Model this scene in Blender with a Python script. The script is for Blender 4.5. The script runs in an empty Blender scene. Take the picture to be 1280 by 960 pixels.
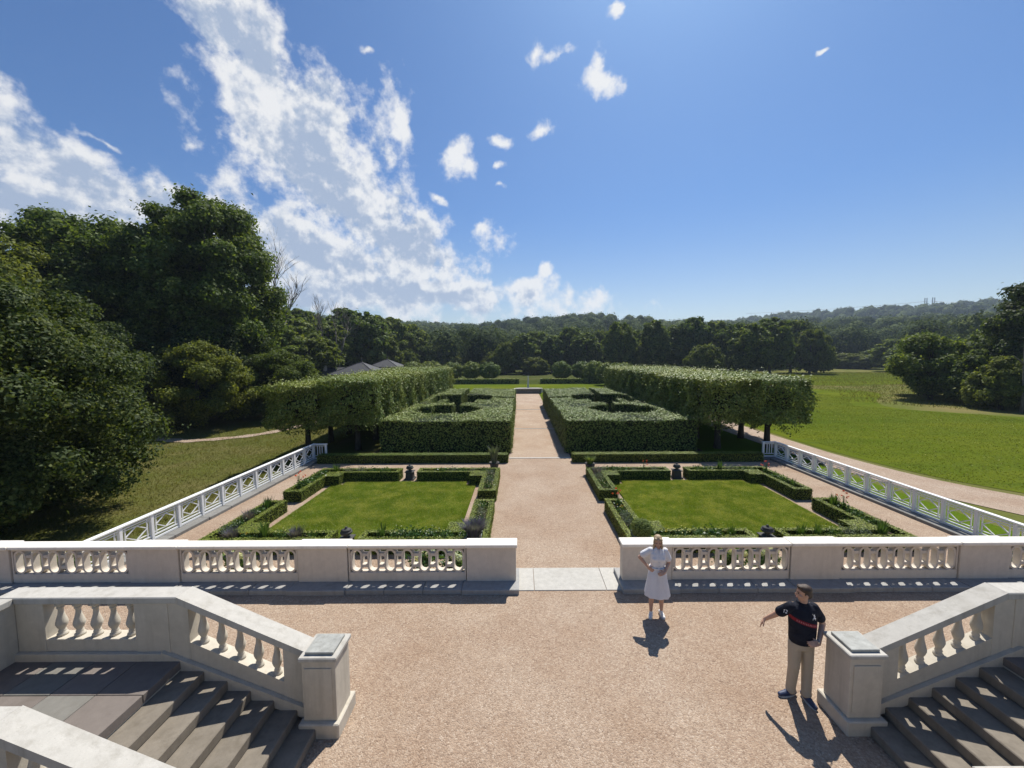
import bpy, bmesh, math, random
import numpy as np
from mathutils import Vector, Matrix, Euler

R = math.radians
C = bpy.context.scene.collection
scene = bpy.context.scene
rnd = random.Random(7)

# ------------------------------------------------------------------ camera
CAM = (-1.0, 0.0, 5.35)
cam_d = bpy.data.cameras.new('camera')
cam_d.sensor_fit = 'HORIZONTAL'; cam_d.sensor_width = 36.0
cam_d.lens = 36.0 * 481.0 / 1280.0
cam_d.shift_x = -10.0 / 1280.0
cam_d.clip_start = 0.05; cam_d.clip_end = 6000
cam = bpy.data.objects.new('camera', cam_d); C.objects.link(cam)
PITCH = math.atan(35.0 / 481.0)
_f = Vector((0, math.cos(PITCH), -math.sin(PITCH)))
_r = Vector((1, 0, 0)); _u = _r.cross(_f)
_roll = -0.005
r2 = _r * math.cos(_roll) + _u * math.sin(_roll)
u2 = _u * math.cos(_roll) - _r * math.sin(_roll)
M = Matrix((r2, u2, -_f)).transposed().to_4x4()
M.translation = Vector(CAM)
cam.matrix_world = M
scene.camera = cam

# ------------------------------------------------------------------ world, sun
SUN_AZ, SUN_EL = R(22.5), R(57.0)      # azimuth to the right of +Y
SUN_STR, SKY_STR = 5.0, 0.052
world = bpy.data.worlds.new('World'); scene.world = world
world.use_nodes = True
wt = world.node_tree; wt.nodes.clear()
def wn(t, **k):
    n = wt.nodes.new(t)
    for a, b in k.items(): setattr(n, a, b)
    return n
def wmath(op, a, b=None, c=None, clamp=False):
    n = wn('ShaderNodeMath', operation=op, use_clamp=clamp)
    for i, v in enumerate((a, b, c)):
        if v is None: continue
        if isinstance(v, (int, float)): n.inputs[i].default_value = v
        else: wt.links.new(v, n.inputs[i])
    return n.outputs[0]
def wmap(val, a, b, c=0., d=1., smooth=True):
    n = wn('ShaderNodeMapRange', interpolation_type='SMOOTHSTEP' if smooth else 'LINEAR')
    wt.links.new(val, n.inputs[0])
    for i, v in enumerate((a, b, c, d)): n.inputs[i + 1].default_value = v
    return n.outputs[0]
def wmix(f, a, b):
    n = wn('ShaderNodeMix', data_type='RGBA')
    if isinstance(f, (int, float)): n.inputs[0].default_value = f
    else: wt.links.new(f, n.inputs[0])
    for i, v in ((6, a), (7, b)):
        if isinstance(v, tuple): n.inputs[i].default_value = v
        else: wt.links.new(v, n.inputs[i])
    return n.outputs[2]
sky = wn('ShaderNodeTexSky', sky_type='NISHITA', sun_disc=False, sun_elevation=SUN_EL, sun_rotation=SUN_AZ,
         altitude=50, air_density=1.0, dust_density=0.9, ozone_density=2.0)
tc = wn('ShaderNodeTexCoord')
dirv = tc.outputs['Generated']
# clouds: a field of soft ellipsoids in direction space, broken up by fractal noise.
# each entry: tan(azimuth), tan(elevation) seen along +Y, half sizes, tilt
def pxdir(u, v):
    a = (u - 650) / 481.; b = (480 - v) / 481.
    return Vector((a, math.cos(PITCH) + b * math.sin(PITCH), -math.sin(PITCH) + b * math.cos(PITCH))).normalized()
CLOUDS = [(235, -60, 110, 60, 40), (275, 20, 95, 52, 50), (330, 95, 100, 62, 52), (385, 170, 112, 74, 48), (440, 245, 108, 62, 40),
          (500, 300, 95, 40, 22), (400, 315, 120, 46, 8), (565, 322, 80, 26, -10), (470, 365, 200, 26, 0), (430, 140, 36, 62, -20),
          (497, 130, 22, 56, -14), (508, 160, 16, 36, -25), (570, 192, 20, 38, 35), (585, 200, 24, 16, 30), (620, 176, 24, 9, 10), (622, 207, 12, 6, 0),
          (628, 234, 12, 6, 10), (545, 242, 20, 10, 20), (678, 165, 18, 12, -35), (700, 66, 42, 13, -8), (668, 68, 14, 18, 10), (752, 104, 32, 22, 15), (748, 78, 12, 26, 0),
          (770, 13, 16, 8, -35), (640, 362, 50, 14, -5), (598, 285, 18, 10, -15), (682, 340, 9, 11, 0), (585, 360, 60, 20, 0),
          (20, 185, 110, 56, 14), (110, 225, 110, 46, 20), (205, 262, 100, 40, 16), (290, 280, 56, 40, 10), (60, 260, 160, 60, 0), (130, 176, 46, 9, 25),
          (-160, 170, 120, 60, 0), (-300, 240, 160, 50, 0), (120, -260, 160, 60, 60), (820, -260, 60, 30, 0), (460, 62, 13, 7, 0), (1036, 68, 11, 5, 0)]
nz_w = wn('ShaderNodeTexNoise'); nz_w.inputs['Scale'].default_value = 7.0; nz_w.inputs['Detail'].default_value = 5.0; nz_w.inputs['Roughness'].default_value = .62
wt.links.new(dirv, nz_w.inputs['Vector'])
sub = wn('ShaderNodeVectorMath', operation='SUBTRACT'); wt.links.new(nz_w.outputs['Color'], sub.inputs[0]); sub.inputs[1].default_value = (.5, .5, .5)
scl = wn('ShaderNodeVectorMath', operation='SCALE'); wt.links.new(sub.outputs[0], scl.inputs[0]); scl.inputs['Scale'].default_value = .06
add = wn('ShaderNodeVectorMath', operation='ADD'); wt.links.new(dirv, add.inputs[0]); wt.links.new(scl.outputs[0], add.inputs[1])
wdir = add.outputs[0]
dens = None; big = None
for ci, (u, v, su, sv, ang) in enumerate(CLOUDS):
    c = pxdir(u, v)
    right = Vector((0, 0, 1)).cross(c).normalized() * -1; up = right.cross(c).normalized()
    if up.z < 0: up = -up
    t = R(-ang)
    e1 = right * math.cos(t) + up * math.sin(t); e2 = up * math.cos(t) - right * math.sin(t)
    k = 1.0 / math.sqrt(((u - 650) / 481.) ** 2 + ((480 - v) / 481.) ** 2 + 1) ** 1.6
    q_ = 1.24 if su * sv > 2800 else 1.0
    sm_ = su * sv <= 2800
    if sm_: q_ = .70
    s1, s2 = su / 481. * k * q_, sv / 481. * k * q_
    rot = Matrix((e1, c, e2)).transposed()
    mp = wn('ShaderNodeMapping', vector_type='TEXTURE')
    mp.inputs['Location'].default_value = c; mp.inputs['Rotation'].default_value = rot.to_euler(); mp.inputs['Scale'].default_value = (s1, 1.0, s2)
    wt.links.new(wdir, mp.inputs['Vector'])
    ln = wn('ShaderNodeVectorMath', operation='LENGTH'); wt.links.new(mp.outputs[0], ln.inputs[0])
    val = wmath('SUBTRACT', 1.0, ln.outputs['Value'])
    if sm_: val = wmath('MULTIPLY', val, .5)
    if dens is None: dens = val
    else: dens = wmath('SMOOTH_MAX', dens, val, .15)
    if su * sv > 2800: big = val if big is None else wmath('SMOOTH_MAX', big, val, .3)
nz = wn('ShaderNodeTexNoise'); nz.inputs['Scale'].default_value = 13.0; nz.inputs['Detail'].default_value = 12.0; nz.inputs['Roughness'].default_value = .60
nz.inputs['Distortion'].default_value = .0
wt.links.new(dirv, nz.inputs['Vector'])
# the same noise looked up a little way towards the sun: where it is thinner there, this side is lit
sunv = Vector((math.sin(SUN_AZ) * math.cos(SUN_EL), math.cos(SUN_AZ) * math.cos(SUN_EL), math.sin(SUN_EL)))
add2 = wn('ShaderNodeVectorMath', operation='ADD'); wt.links.new(dirv, add2.inputs[0]); add2.inputs[1].default_value = sunv * .018
nz2 = wn('ShaderNodeTexNoise'); nz2.inputs['Scale'].default_value = 13.0; nz2.inputs['Detail'].default_value = 12.0; nz2.inputs['Roughness'].default_value = .60
nz2.inputs['Distortion'].default_value = .0
wt.links.new(add2.outputs[0], nz2.inputs['Vector'])
n1 = wmath('MULTIPLY', wmath('SUBTRACT', nz.outputs[0], .5), 3.0)
d1 = wmath('ADD', dens, n1)
cover = wmap(d1, -.20, .42)
lit = wmath('MULTIPLY', wmath('SUBTRACT', nz.outputs[0], nz2.outputs[0]), 6.0)
thick = wmap(wmath('SUBTRACT', wmath('ADD', wmath('MULTIPLY', big, 1.3), wmath('MULTIPLY', n1, .75)), lit), .10, 1.15)
cl_col = wmix(thick, (12.8, 12.8, 12.8, 1), (5.6, 6.8, 9.0, 1))
tint = wn('ShaderNodeMix', data_type='RGBA', blend_type='MULTIPLY'); tint.inputs[0].default_value = 1.0
wt.links.new(sky.outputs[0], tint.inputs[6]); sepd = wn('ShaderNodeSeparateXYZ'); wt.links.new(dirv, sepd.inputs[0])
wt.links.new(wmix(wmap(sepd.outputs[2], -.04, .36), (1.50, 1.46, 1.38, 1), (.68, 1.08, 1.54, 1)), tint.inputs[7])
col = wmix(wmath('MULTIPLY', cover, .95), tint.outputs[2], cl_col)
bg = wn('ShaderNodeBackground'); wt.links.new(col, bg.inputs['Color']); bg.inputs['Strength'].default_value = SKY_STR
wo = wn('ShaderNodeOutputWorld'); wt.links.new(bg.outputs[0], wo.inputs['Surface'])
world.cycles.sampling_method = 'MANUAL'; world.cycles.sample_map_resolution = 512

sun_d = bpy.data.lights.new('sun', 'SUN'); sun_d.energy = SUN_STR; sun_d.angle = R(0.53); sun_d.color = (1.0, .955, .88)
sun = bpy.data.objects.new('sun', sun_d); C.objects.link(sun)
sun.rotation_euler = sunv.to_track_quat('Z', 'Y').to_euler()
sun.location = (30, 60, 90)

vs = scene.view_settings
scene.display_settings.display_device = 'sRGB'
vs.view_transform = 'Standard'; vs.look = 'None'; vs.exposure = 0.42; vs.gamma = 1.0; vs.use_curve_mapping = False
scene.render.engine = 'CYCLES'
scene.cycles.use_denoising = True
scene.cycles.max_bounces = 6; scene.cycles.diffuse_bounces = 3; scene.cycles.glossy_bounces = 2
scene.cycles.transmission_bounces = 4; scene.cycles.transparent_max_bounces = 4; scene.cycles.volume_bounces = 0
scene.cycles.caustics_reflective = False; scene.cycles.caustics_refractive = False

# ------------------------------------------------------------------ materials
MATS = {}
class NB:
    def __init__(s, name):
        s.m = bpy.data.materials.new(name); s.m.use_nodes = True; s.t = s.m.node_tree
        s.b = s.t.nodes['Principled BSDF']; s.out = s.t.nodes['Material Output']
        s.geo = s.t.nodes.new('ShaderNodeNewGeometry'); s.pos = s.geo.outputs['Position']
        MATS[name] = s.m
    def n(s, t, **k):
        n = s.t.nodes.new(t)
        for a, b in k.items(): setattr(n, a, b)
        return n
    def l(s, a, b): s.t.links.new(a, b)
    def setv(s, sock, v):
        if isinstance(v, (int, float)): sock.default_value = v
        elif isinstance(v, tuple): sock.default_value = v if len(v) != 3 or sock.type == 'VECTOR' else (*v, 1)
        else: s.l(v, sock)
    def noise(s, scale, detail=4, rough=.55, vec=None, dist=0.):
        n = s.n('ShaderNodeTexNoise'); n.inputs['Scale'].default_value = scale; n.inputs['Detail'].default_value = detail
        n.inputs['Roughness'].default_value = rough; n.inputs['Distortion'].default_value = dist
        s.l(vec or s.pos, n.inputs['Vector']); return n.outputs[0]
    def voro(s, scale, feature='F1', vec=None):
        n = s.n('ShaderNodeTexVoronoi', feature=feature); n.inputs['Scale'].default_value = scale
        s.l(vec or s.pos, n.inputs['Vector']); return n
    def ramp(s, f, stops):
        n = s.n('ShaderNodeValToRGB'); e = n.color_ramp.elements
        while len(e) < len(stops): e.new(.5)
        for i, (p, c) in enumerate(stops): e[i].position = p; e[i].color = (*c, 1)
        s.l(f, n.inputs[0]); return n.outputs[0]
    def mix(s, f, a, b, mode='MIX'):
        n = s.n('ShaderNodeMix', data_type='RGBA', blend_type=mode)
        s.setv(n.inputs[0], f); s.setv(n.inputs[6], a); s.setv(n.inputs[7], b); return n.outputs[2]
    def math(s, op, a, b=None, clamp=False):
        n = s.n('ShaderNodeMath', operation=op, use_clamp=clamp); s.setv(n.inputs[0], a)
        if b is not None: s.setv(n.inputs[1], b)
        return n.outputs[0]
    def mrange(s, v, a, b, c=0., d=1.):
        n = s.n('ShaderNodeMapRange'); s.setv(n.inputs[0], v)
        for i, x in enumerate((a, b, c, d)): n.inputs[i + 1].default_value = x
        return n.outputs[0]
    def sep(s, vec=None):
        n = s.n('ShaderNodeSeparateXYZ'); s.l(vec or s.pos, n.inputs[0]); return n.outputs
    def bump(s, h, strength=.4, dist=.01):
        n = s.n('ShaderNodeBump'); n.inputs['Strength'].default_value = strength; n.inputs['Distance'].default_value = dist
        s.l(h, n.inputs['Height']); s.l(n.outputs[0], s.b.inputs['Normal'])
    def fin(s, col, rough=.8, spec=.3):
        s.setv(s.b.inputs['Base Color'], col); s.setv(s.b.inputs['Roughness'], rough); s.b.inputs['Specular IOR Level'].default_value = spec
        return s.m

def mat_gravel(name, tint, seed):
    k = NB(name)
    v = k.voro(52.0); c = k.n('ShaderNodeSeparateColor'); k.l(v.outputs['Color'], c.inputs[0])
    peb = k.ramp(c.outputs[0], [(0, (.27, .205, .165)), (.25, (.365, .28, .222)), (.55, (.425, .335, .268)), (.82, (.465, .38, .31)), (1, (.56, .485, .42))])
    v2 = k.voro(23.0); c2 = k.n('ShaderNodeSeparateColor'); k.l(v2.outputs['Color'], c2.inputs[0])
    p2 = k.mix(k.mrange(c2.outputs[1], .2, .95, 0, .5), peb, k.ramp(c2.outputs[0], [(0, (.31, .235, .19)), (.5, (.42, .33, .265)), (1, (.53, .44, .37))]))
    big = k.noise(.55, 5, .6); mid = k.noise(3.5, 4, .6)
    p3 = k.mix(k.mrange(big, .38, .66, 0, .75), p2, k.mix(1.0, p2, (.80, .72, .66), 'MULTIPLY'))
    p4 = k.mix(k.mrange(mid, .42, .75, 0, .4), p3, k.mix(1.0, p3, (1.12, 1.1, 1.08), 'MULTIPLY'))
    col = k.mix(1.0, p4, tint, 'MULTIPLY')
    h = k.math('ADD', k.math('MULTIPLY', v.outputs['Distance'], -1.2), k.math('MULTIPLY', mid, .8))
    k.bump(h, .55, .018)
    return k.fin(col, .9, .2)
mat_gravel('gravel', (.855, .815, .735), 0)
mat_gravel('gravel_path', (.93, .895, .81), 1)
mat_gravel('dirt_path', (.88, .86, .80), 2)

def mat_stone(name, base, var=.14, grain=60., stain=.25, rough=.85, bump=.25, per_obj=.06):
    k = NB(name)
    g1 = k.noise(grain, 3, .7); g2 = k.noise(1.7, 6, .65, dist=.6); g3 = k.noise(9., 5, .6)
    lo = tuple(x * (1 - var) for x in base); hi = tuple(min(1, x * (1 + var)) for x in base)
    c = k.ramp(g3, [(.25, lo), (.75, hi)])
    c = k.mix(k.mrange(g1, .35, .8, 0, .35), c, tuple(x * .72 for x in base))
    st = k.mrange(g2, .5, .78, 0, stain)
    c = k.mix(st, c, tuple(x * y for x, y in zip(base, (.55, .52, .46))))
    mps = k.n('ShaderNodeMapping'); k.l(k.pos, mps.inputs[0]); mps.inputs['Scale'].default_value = (7, 7, .7)
    sk = k.noise(1.0, 6, .7, mps.outputs[0]); c = k.mix(k.mrange(sk, .50, .74, 0, stain * 1.5), c, tuple(x * y for x, y in zip(base, (.60, .58, .54))))
    lich = k.noise(28., 3, .7); c = k.mix(k.mrange(lich, .66, .72, 0, stain), c, tuple(x * .5 for x in base))
    oi = k.n('ShaderNodeObjectInfo')
    f = k.mrange(oi.outputs['Random'], 0, 1, 1 - per_obj, 1 + per_obj)
    cc = k.n('ShaderNodeCombineColor'); [k.l(f, cc.inputs[i]) for i in range(3)]
    c = k.mix(1.0, c, cc.outputs[0], 'MULTIPLY')
    k.bump(k.math('ADD', g1, k.math('MULTIPLY', g3, .8)), bump, .006)
    return k.fin(c, rough, .25)
mat_stone('wall_stone', (.66, .59, .495), .07, 90, .18, .85, .15, .02)
mat_stone('coping_stone', (.80, .75, .665), .06, 90, .22, .8, .18, .03)
mat_stone('plinth_stone', (.32, .315, .30), .14, 70, .3, .8, .3, .06)
mat_stone('stair_stone', (.55, .50, .41), .08, 80, .3, .85, .25, .02)
mat_stone('stair_coping', (.47, .445, .395), .08, 80, .45, .8, .3, .03)
mat_stone('step_stone', (.205, .178, .142), .15, 70, .45, .85, .4, .08)
mat_stone('slab_pink', (.175, .15, .132), .10, 60, .3, .85, .3, .08)
mat_stone('slab_grey', (.18, .172, .152), .10, 60, .3, .85, .3, .06)
mat_stone('kerb_stone', (.21, .205, .19), .14, 60, .3, .85, .3, .08)
mat_stone('threshold_stone', (.45, .43, .385), .12, 45, .25, .8, .3, .04)
mat_stone('lead_cap', (.34, .34, .31), .25, 30, .5, .6, .4, .02)
mat_stone('dark_stone', (.07, .068, .064), .3, 50, .3, .75, .4, .05)
mat_stone('rubble', (.23, .22, .20), .3, 25, .3, .9, .6, .15)
mat_stone('plaster', (.55, .5, .42), .08, 40, .3, .9, .1, .04)

def mat_plain(name, col, rough=.6, spec=.4, var=.06, scale=14., metal=0.):
    k = NB(name); g = k.noise(scale, 4)
    c = k.ramp(g, [(.3, tuple(x * (1 - var) for x in col)), (.7, tuple(min(1, x * (1 + var)) for x in col))])
    k.b.inputs['Metallic'].default_value = metal
    return k.fin(c, rough, spec)
def mat_paint(name, col):
    k = NB(name); g = k.noise(22, 5, .65); g2 = k.noise(1.3, 3)
    c = k.mix(k.mrange(g, .56, .8, 0, .35), col, tuple(x * .62 for x in col)); c = k.mix(k.mrange(g2, .5, .8, 0, .25), c, tuple(x * y for x, y in zip(col, (.8, .8, .76))))
    k.bump(g, .1, .002)
    return k.fin(c, .5, .4)
mat_paint('white_paint', (.78, .78, .76))
mat_plain('planter_wood', (.16, .19, .17), .6)
mat_plain('soil', (.06, .045, .03), .95, .1, .3, 30)
mat_plain('slate', (.055, .055, .06), .7, .25, .2, 4)
mat_plain('window_dark', (.03, .035, .04), .1, .6)
mat_plain('pylon_metal', (.3, .31, .32), .5, .5, .05, 1, .5)
mat_plain('skin', (.50, .30, .21), .5, .35, .05)
mat_plain('skin_face', (.52, .31, .22), .5, .35, .05)
mat_plain('lip', (.36, .14, .12), .45)
mat_plain('eye_dark', (.03, .025, .02), .25)
mat_plain('shoe_white', (.72, .70, .66), .6, .3)
mat_plain('shoe_navy', (.035, .05, .10), .55, .4)
mat_plain('sole_pale', (.55, .54, .50), .7)
mat_plain('watch_metal', (.6, .6, .6), .25, .5, .02, 14, .9)
mat_plain('button_dark', (.03, .03, .03), .4)
mat_plain('strap_black', (.012, .012, .014), .6)
mat_plain('print_white', (.75, .74, .72), .7)
mat_plain('print_pale_red', (.55, .2, .2), .7)
def mat_cloth(name, col, fold=26., strength=.5):
    k = NB(name); tcn = k.n('ShaderNodeTexCoord'); mp = k.n('ShaderNodeMapping'); k.l(tcn.outputs['Object'], mp.inputs[0]); mp.inputs['Scale'].default_value = (1, 1, .35)
    g = k.noise(fold * .5, 4, .6, mp.outputs[0]); w = k.noise(420, 2, .5, tcn.outputs['Object'])
    c = k.ramp(g, [(.3, tuple(x * .93 for x in col)), (.7, col)])
    k.bump(k.math('ADD', g, k.math('MULTIPLY', w, .03)), strength, .035)
    return k.fin(c, .9, .15)
mat_cloth('dress_white', (.74, .73, .74)); mat_cloth('chino', (.46, .39, .29))
def mat_polo():
    k = NB('polo_navy'); tcn = k.n('ShaderNodeTexCoord'); o = k.sep(tcn.outputs['Object'])
    g = k.noise(13, 4, .6, tcn.outputs['Object'])
    base = k.ramp(g, [(.3, (.010, .012, .020)), (.7, (.016, .019, .03))])
    h = k.math('SUBTRACT', k.math('ADD', o[2], k.math('MULTIPLY', o[0], .28)), 1.285)
    band = k.math('LESS_THAN', k.math('ABSOLUTE', h), .027)
    front = k.math('LESS_THAN', o[1], .02)
    inside = k.math('LESS_THAN', k.math('ABSOLUTE', o[0]), .205)
    f = k.math('MULTIPLY', k.math('MULTIPLY', band, front), inside)
    c = k.mix(f, base, (.22, .02, .028)); k.bump(g, .8, .04)
    k.fin(c, .85, .2)
mat_polo()
def mat_hair(name, a, b):
    k = NB(name); tcn = k.n('ShaderNodeTexCoord'); mp = k.n('ShaderNodeMapping'); k.l(tcn.outputs['Object'], mp.inputs[0]); mp.inputs['Scale'].default_value = (1, 1, .12)
    g = k.noise(130, 3, .6, mp.outputs[0]); c = k.ramp(g, [(.35, a), (.65, b)]); k.bump(g, .6, .01); k.fin(c, .5, .4)
mat_hair('hair_blond', (.24, .16, .085), (.46, .34, .20)); mat_hair('hair_brown', (.03, .018, .012), (.085, .052, .034))

def mat_leaf(name, dark, mid, light, trans=.35, rough=.5, big=.5, gloss=.22, patch=None):
    k = NB(name)
    rpi = k.geo.outputs['Random Per Island']
    c = k.ramp(rpi, [(0, dark), (.5, mid), (1, light)])
    if name in ('leaf_hedge', 'leaf_box', 'leaf_linden'): c = k.mix(k.mrange(rpi, .962, .968, 0, .8), c, (.16, .115, .05)); c = k.mix(k.mrange(k.noise(1.6, 5, .7), .52, .72, 0, .55), c, k.mix(1.0, c, (.55, .58, .5), 'MULTIPLY'))
    g = k.noise(big, 3, .5)
    c = k.mix(k.mrange(g, .3, .72, 0, .6), c, k.mix(1.0, c, (1.35, 1.18, .72), 'MULTIPLY'))
    if patch: c = k.mix(k.mrange(rpi, .955, .965, 0, .8), c, (.50, .50, .30))
    if patch: c = k.mix(k.mrange(k.noise(1.3, 6, .75), .44, .60, 0, .75), c, patch); c = k.mix(k.mrange(k.noise(3.7, 4, .6), .5, .75, 0, .5), c, k.mix(1.0, c, (.62, .70, .6), 'MULTIPLY'))
    oi = k.n('ShaderNodeObjectInfo')
    c = k.mix(k.mrange(oi.outputs['Random'], 0, .6, .75, 0), c, k.mix(1.0, c, (.60, .74, .80), 'MULTIPLY')); c = k.mix(k.mrange(oi.outputs['Random'], .7, 1, 0, .6), c, k.mix(1.0, c, (1.18, 1.12, .94), 'MULTIPLY'))
    k.fin(c, rough, gloss)
    tr = k.n('ShaderNodeBsdfTranslucent'); k.l(k.mix(1.0, c, (1.35, 1.3, .55), 'MULTIPLY'), tr.inputs[0])
    mx = k.n('ShaderNodeMixShader'); mx.inputs[0].default_value = trans
    k.l(k.b.outputs[0], mx.inputs[1]); k.l(tr.outputs[0], mx.inputs[2]); k.l(mx.outputs[0], k.out.inputs[0])
    return k.m
mat_leaf('leaf_dark', (.018, .034, .010), (.042, .070, .020), (.118, .150, .058), .36, .6, .5, .15)
mat_leaf('leaf_mid', (.044, .074, .015), (.095, .142, .030), (.195, .242, .072), .42, .6, .5, .15)
mat_leaf('leaf_olive', (.062, .086, .016), (.110, .142, .028), (.180, .212, .050), .42, .6, .5, .15)
mat_leaf('leaf_hedge', (.085, .120, .022), (.155, .205, .040), (.265, .320, .095), .08, .5, 1.2, .25)
mat_leaf('leaf_linden', (.085, .120, .022), (.165, .212, .042), (.295, .345, .108), .16, .5, .8, .25)
mat_leaf('leaf_box', (.110, .148, .016), (.165, .212, .026), (.235, .285, .050), .06, .5, 2.5, .25)
mat_leaf('leaf_globe', (.100, .145, .042), (.165, .215, .064), (.245, .290, .100), .25, .55, .5, .2)
mat_leaf('leaf_far', (.022, .040, .014), (.052, .082, .026), (.092, .126, .042), .2, .8, .09, .05)
_m = MATS['leaf_far'].node_tree; _n = _m.nodes.new('ShaderNodeTexNoise'); _n.inputs['Scale'].default_value = .9; _n.inputs['Detail'].default_value = 5
_m.links.new([q for q in _m.nodes if q.type == 'NEW_GEOMETRY'][0].outputs['Position'], _n.inputs['Vector'])
_b = _m.nodes.new('ShaderNodeBump'); _b.inputs['Strength'].default_value = 1.0; _b.inputs['Distance'].default_value = 1.6; _m.links.new(_n.outputs[0], _b.inputs['Height']); _m.links.new(_b.outputs[0], _m.nodes['Principled BSDF'].inputs['Normal'])
mat_leaf('leaf_grey', (.07, .10, .07), (.12, .15, .11), (.20, .23, .18), .3, .6)
mat_leaf('leaf_plant', (.03, .07, .018), (.055, .11, .03), (.09, .15, .05), .35, .4)
mat_leaf('leaf_lilac', (.10, .09, .16), (.16, .14, .22), (.12, .15, .12), .3, .6)
mat_leaf('petal_white', (.50, .52, .38), (.66, .68, .52), (.74, .75, .66), .35, .6)
mat_leaf('petal_red', (.45, .05, .03), (.60, .09, .05), (.65, .16, .08), .35, .5)
mat_leaf('petal_yellow', (.6, .42, .05), (.7, .5, .08), (.75, .55, .15), .35, .5)
mat_leaf('grass_blade', (.088, .138, .014), (.150, .212, .024), (.245, .300, .056), .42, .55, 1.6, .15, (.42, .41, .12))
mat_leaf('field_blade', (.082, .110, .016), (.118, .150, .026), (.168, .194, .046), .35, .7, .15, .05, (.085, .115, .022))
mat_leaf('dry_blade', (.100, .098, .032), (.140, .138, .048), (.105, .122, .030), .36, .7, .6, .05)
mat_plain('hedge_core', (.016, .024, .009), .9, .1, .3, 8)  # near-black colour puts the shade deep inside the foliage into the core
mat_plain('light_block_dark', (.022, .022, .012), .9, .1, .3, 8)  # dark colour for the ball added inside linden crowns to block light
def mat_bark(name, a, b):
    k = NB(name); mp = k.n('ShaderNodeMapping'); k.l(k.pos, mp.inputs[0]); mp.inputs['Scale'].default_value = (1, 1, .25)
    g = k.noise(14, 5, .65, mp.outputs[0]); c = k.ramp(g, [(.3, a), (.7, b)]); k.bump(g, .7, .03); k.fin(c, .9, .15)
mat_bark('bark', (.035, .028, .02), (.10, .085, .065)); mat_bark('bark_grey', (.09, .08, .07), (.19, .175, .155))
def mat_lawn(name, a, b, c3, s=2.0, dry=None, stripes=False):
    k = NB(name)
    g1 = k.noise(s * 20, 4, .7); g2 = k.noise(s * .35, 5, .6); g3 = k.noise(s * 4, 4, .65)
    c = k.ramp(g1, [(.25, a), (.55, b), (.85, c3)])
    c = k.mix(k.mrange(g3, .35, .75, 0, .5), c, k.mix(1.0, c, (1.3, 1.18, .9), 'MULTIPLY'))
    if stripes:   # mowing lanes along the field
        mp = k.n('ShaderNodeMapping'); k.l(k.pos, mp.inputs[0]); mp.inputs['Rotation'].default_value = (0, 0, R(24)); mp.inputs['Scale'].default_value = (.04, 1, 1)
        w = k.noise(.32, 3, .6, mp.outputs[0]); c = k.mix(k.mrange(w, .38, .62, 0, .75), c, k.mix(1.0, c, (1.35, 1.18, 1.0), 'MULTIPLY'))
    if stripes: c = k.mix(k.mrange(k.noise(.11, 6, .65), .40, .66, 0, .8), c, k.mix(1.0, c, (1.45, 1.22, 1.3), 'MULTIPLY')); c = k.mix(k.mrange(k.noise(.9, 5, .7), .45, .75, 0, .5), c, k.mix(1.0, c, (.72, .78, .7), 'MULTIPLY'))
    if dry: c = k.mix(k.mrange(g2, .42, .68, 0, .85), c, k.mix(.5, dry, k.mix(1.0, c, dry, 'MIX')))
    k.bump(g1, .8, .05)
    return k.fin(c, 1.0, 0.0)
mat_lawn('lawn_grass', (.055, .095, .009), (.095, .150, .014), (.140, .200, .026), 2.0)
mat_lawn('field_grass', (.050, .078, .009), (.072, .106, .013), (.105, .138, .026), .8, None, True)
mat_lawn('meadow_grass', (.075, .098, .022), (.105, .122, .034), (.145, .145, .05), .5, (.19, .155, .068))
mat_lawn('bank_grass', (.062, .076, .018), (.098, .108, .030), (.145, .140, .05), 1.2, (.145, .125, .052))
mat_lawn('far_ground', (.03, .045, .012), (.05, .065, .018), (.08, .09, .03), .2, (.10, .10, .04))
def mat_water():
    k = NB('water'); k.bump(k.noise(6, 3), .3, .03); k.fin((.03, .05, .05), .05, .5)
mat_water()
k = NB('jet_water'); k.b.inputs['Transmission Weight'].default_value = .4; k.fin((.8, .82, .84), .35, .5)

# ------------------------------------------------------------------ mesh helpers
def link(o, parent=None):
    C.objects.link(o)
    if parent is not None: o.parent = parent
    return o
def tag(o, label=None, cat=None, group=None, kind=None):
    if label: o['label'] = label
    if cat: o['category'] = cat
    if group: o['group'] = group
    if kind: o['kind'] = kind
    return o
def empty(name, loc=(0, 0, 0), rz=0., label=None, cat=None, group=None):
    o = bpy.data.objects.new(name, None); o.empty_display_size = .2
    C.objects.link(o); o.location = loc; o.rotation_euler = (0, 0, rz)
    return tag(o, label, cat, group)
def ob(name, me, parent=None, loc=None):
    o = bpy.data.objects.new(name, me); link(o, parent)
    if loc: o.location = loc
    return o
def copy_tree(o, parent=None):
    c = o.copy(); C.objects.link(c); c.parent = parent
    for ch in o.children: copy_tree(ch, c)
    return c
def np_mesh(name, V, F, mat, smooth=False):
    """V (n,3), F (m,k) all faces with k corners"""
    V = np.asarray(V, dtype=np.float32); F = np.asarray(F, dtype=np.int32)
    me = bpy.data.meshes.new(name); m, k = F.shape
    me.vertices.add(len(V)); me.vertices.foreach_set('co', V.ravel())
    me.loops.add(m * k); me.loops.foreach_set('vertex_index', F.ravel())
    me.polygons.add(m); me.polygons.foreach_set('loop_start', np.arange(0, m * k, k, dtype=np.int32))
    if smooth: me.polygons.foreach_set('use_smooth', np.ones(m, dtype=bool))
    me.update(calc_edges=True); me.validate()
    me.materials.append(MATS[mat]); return me
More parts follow.
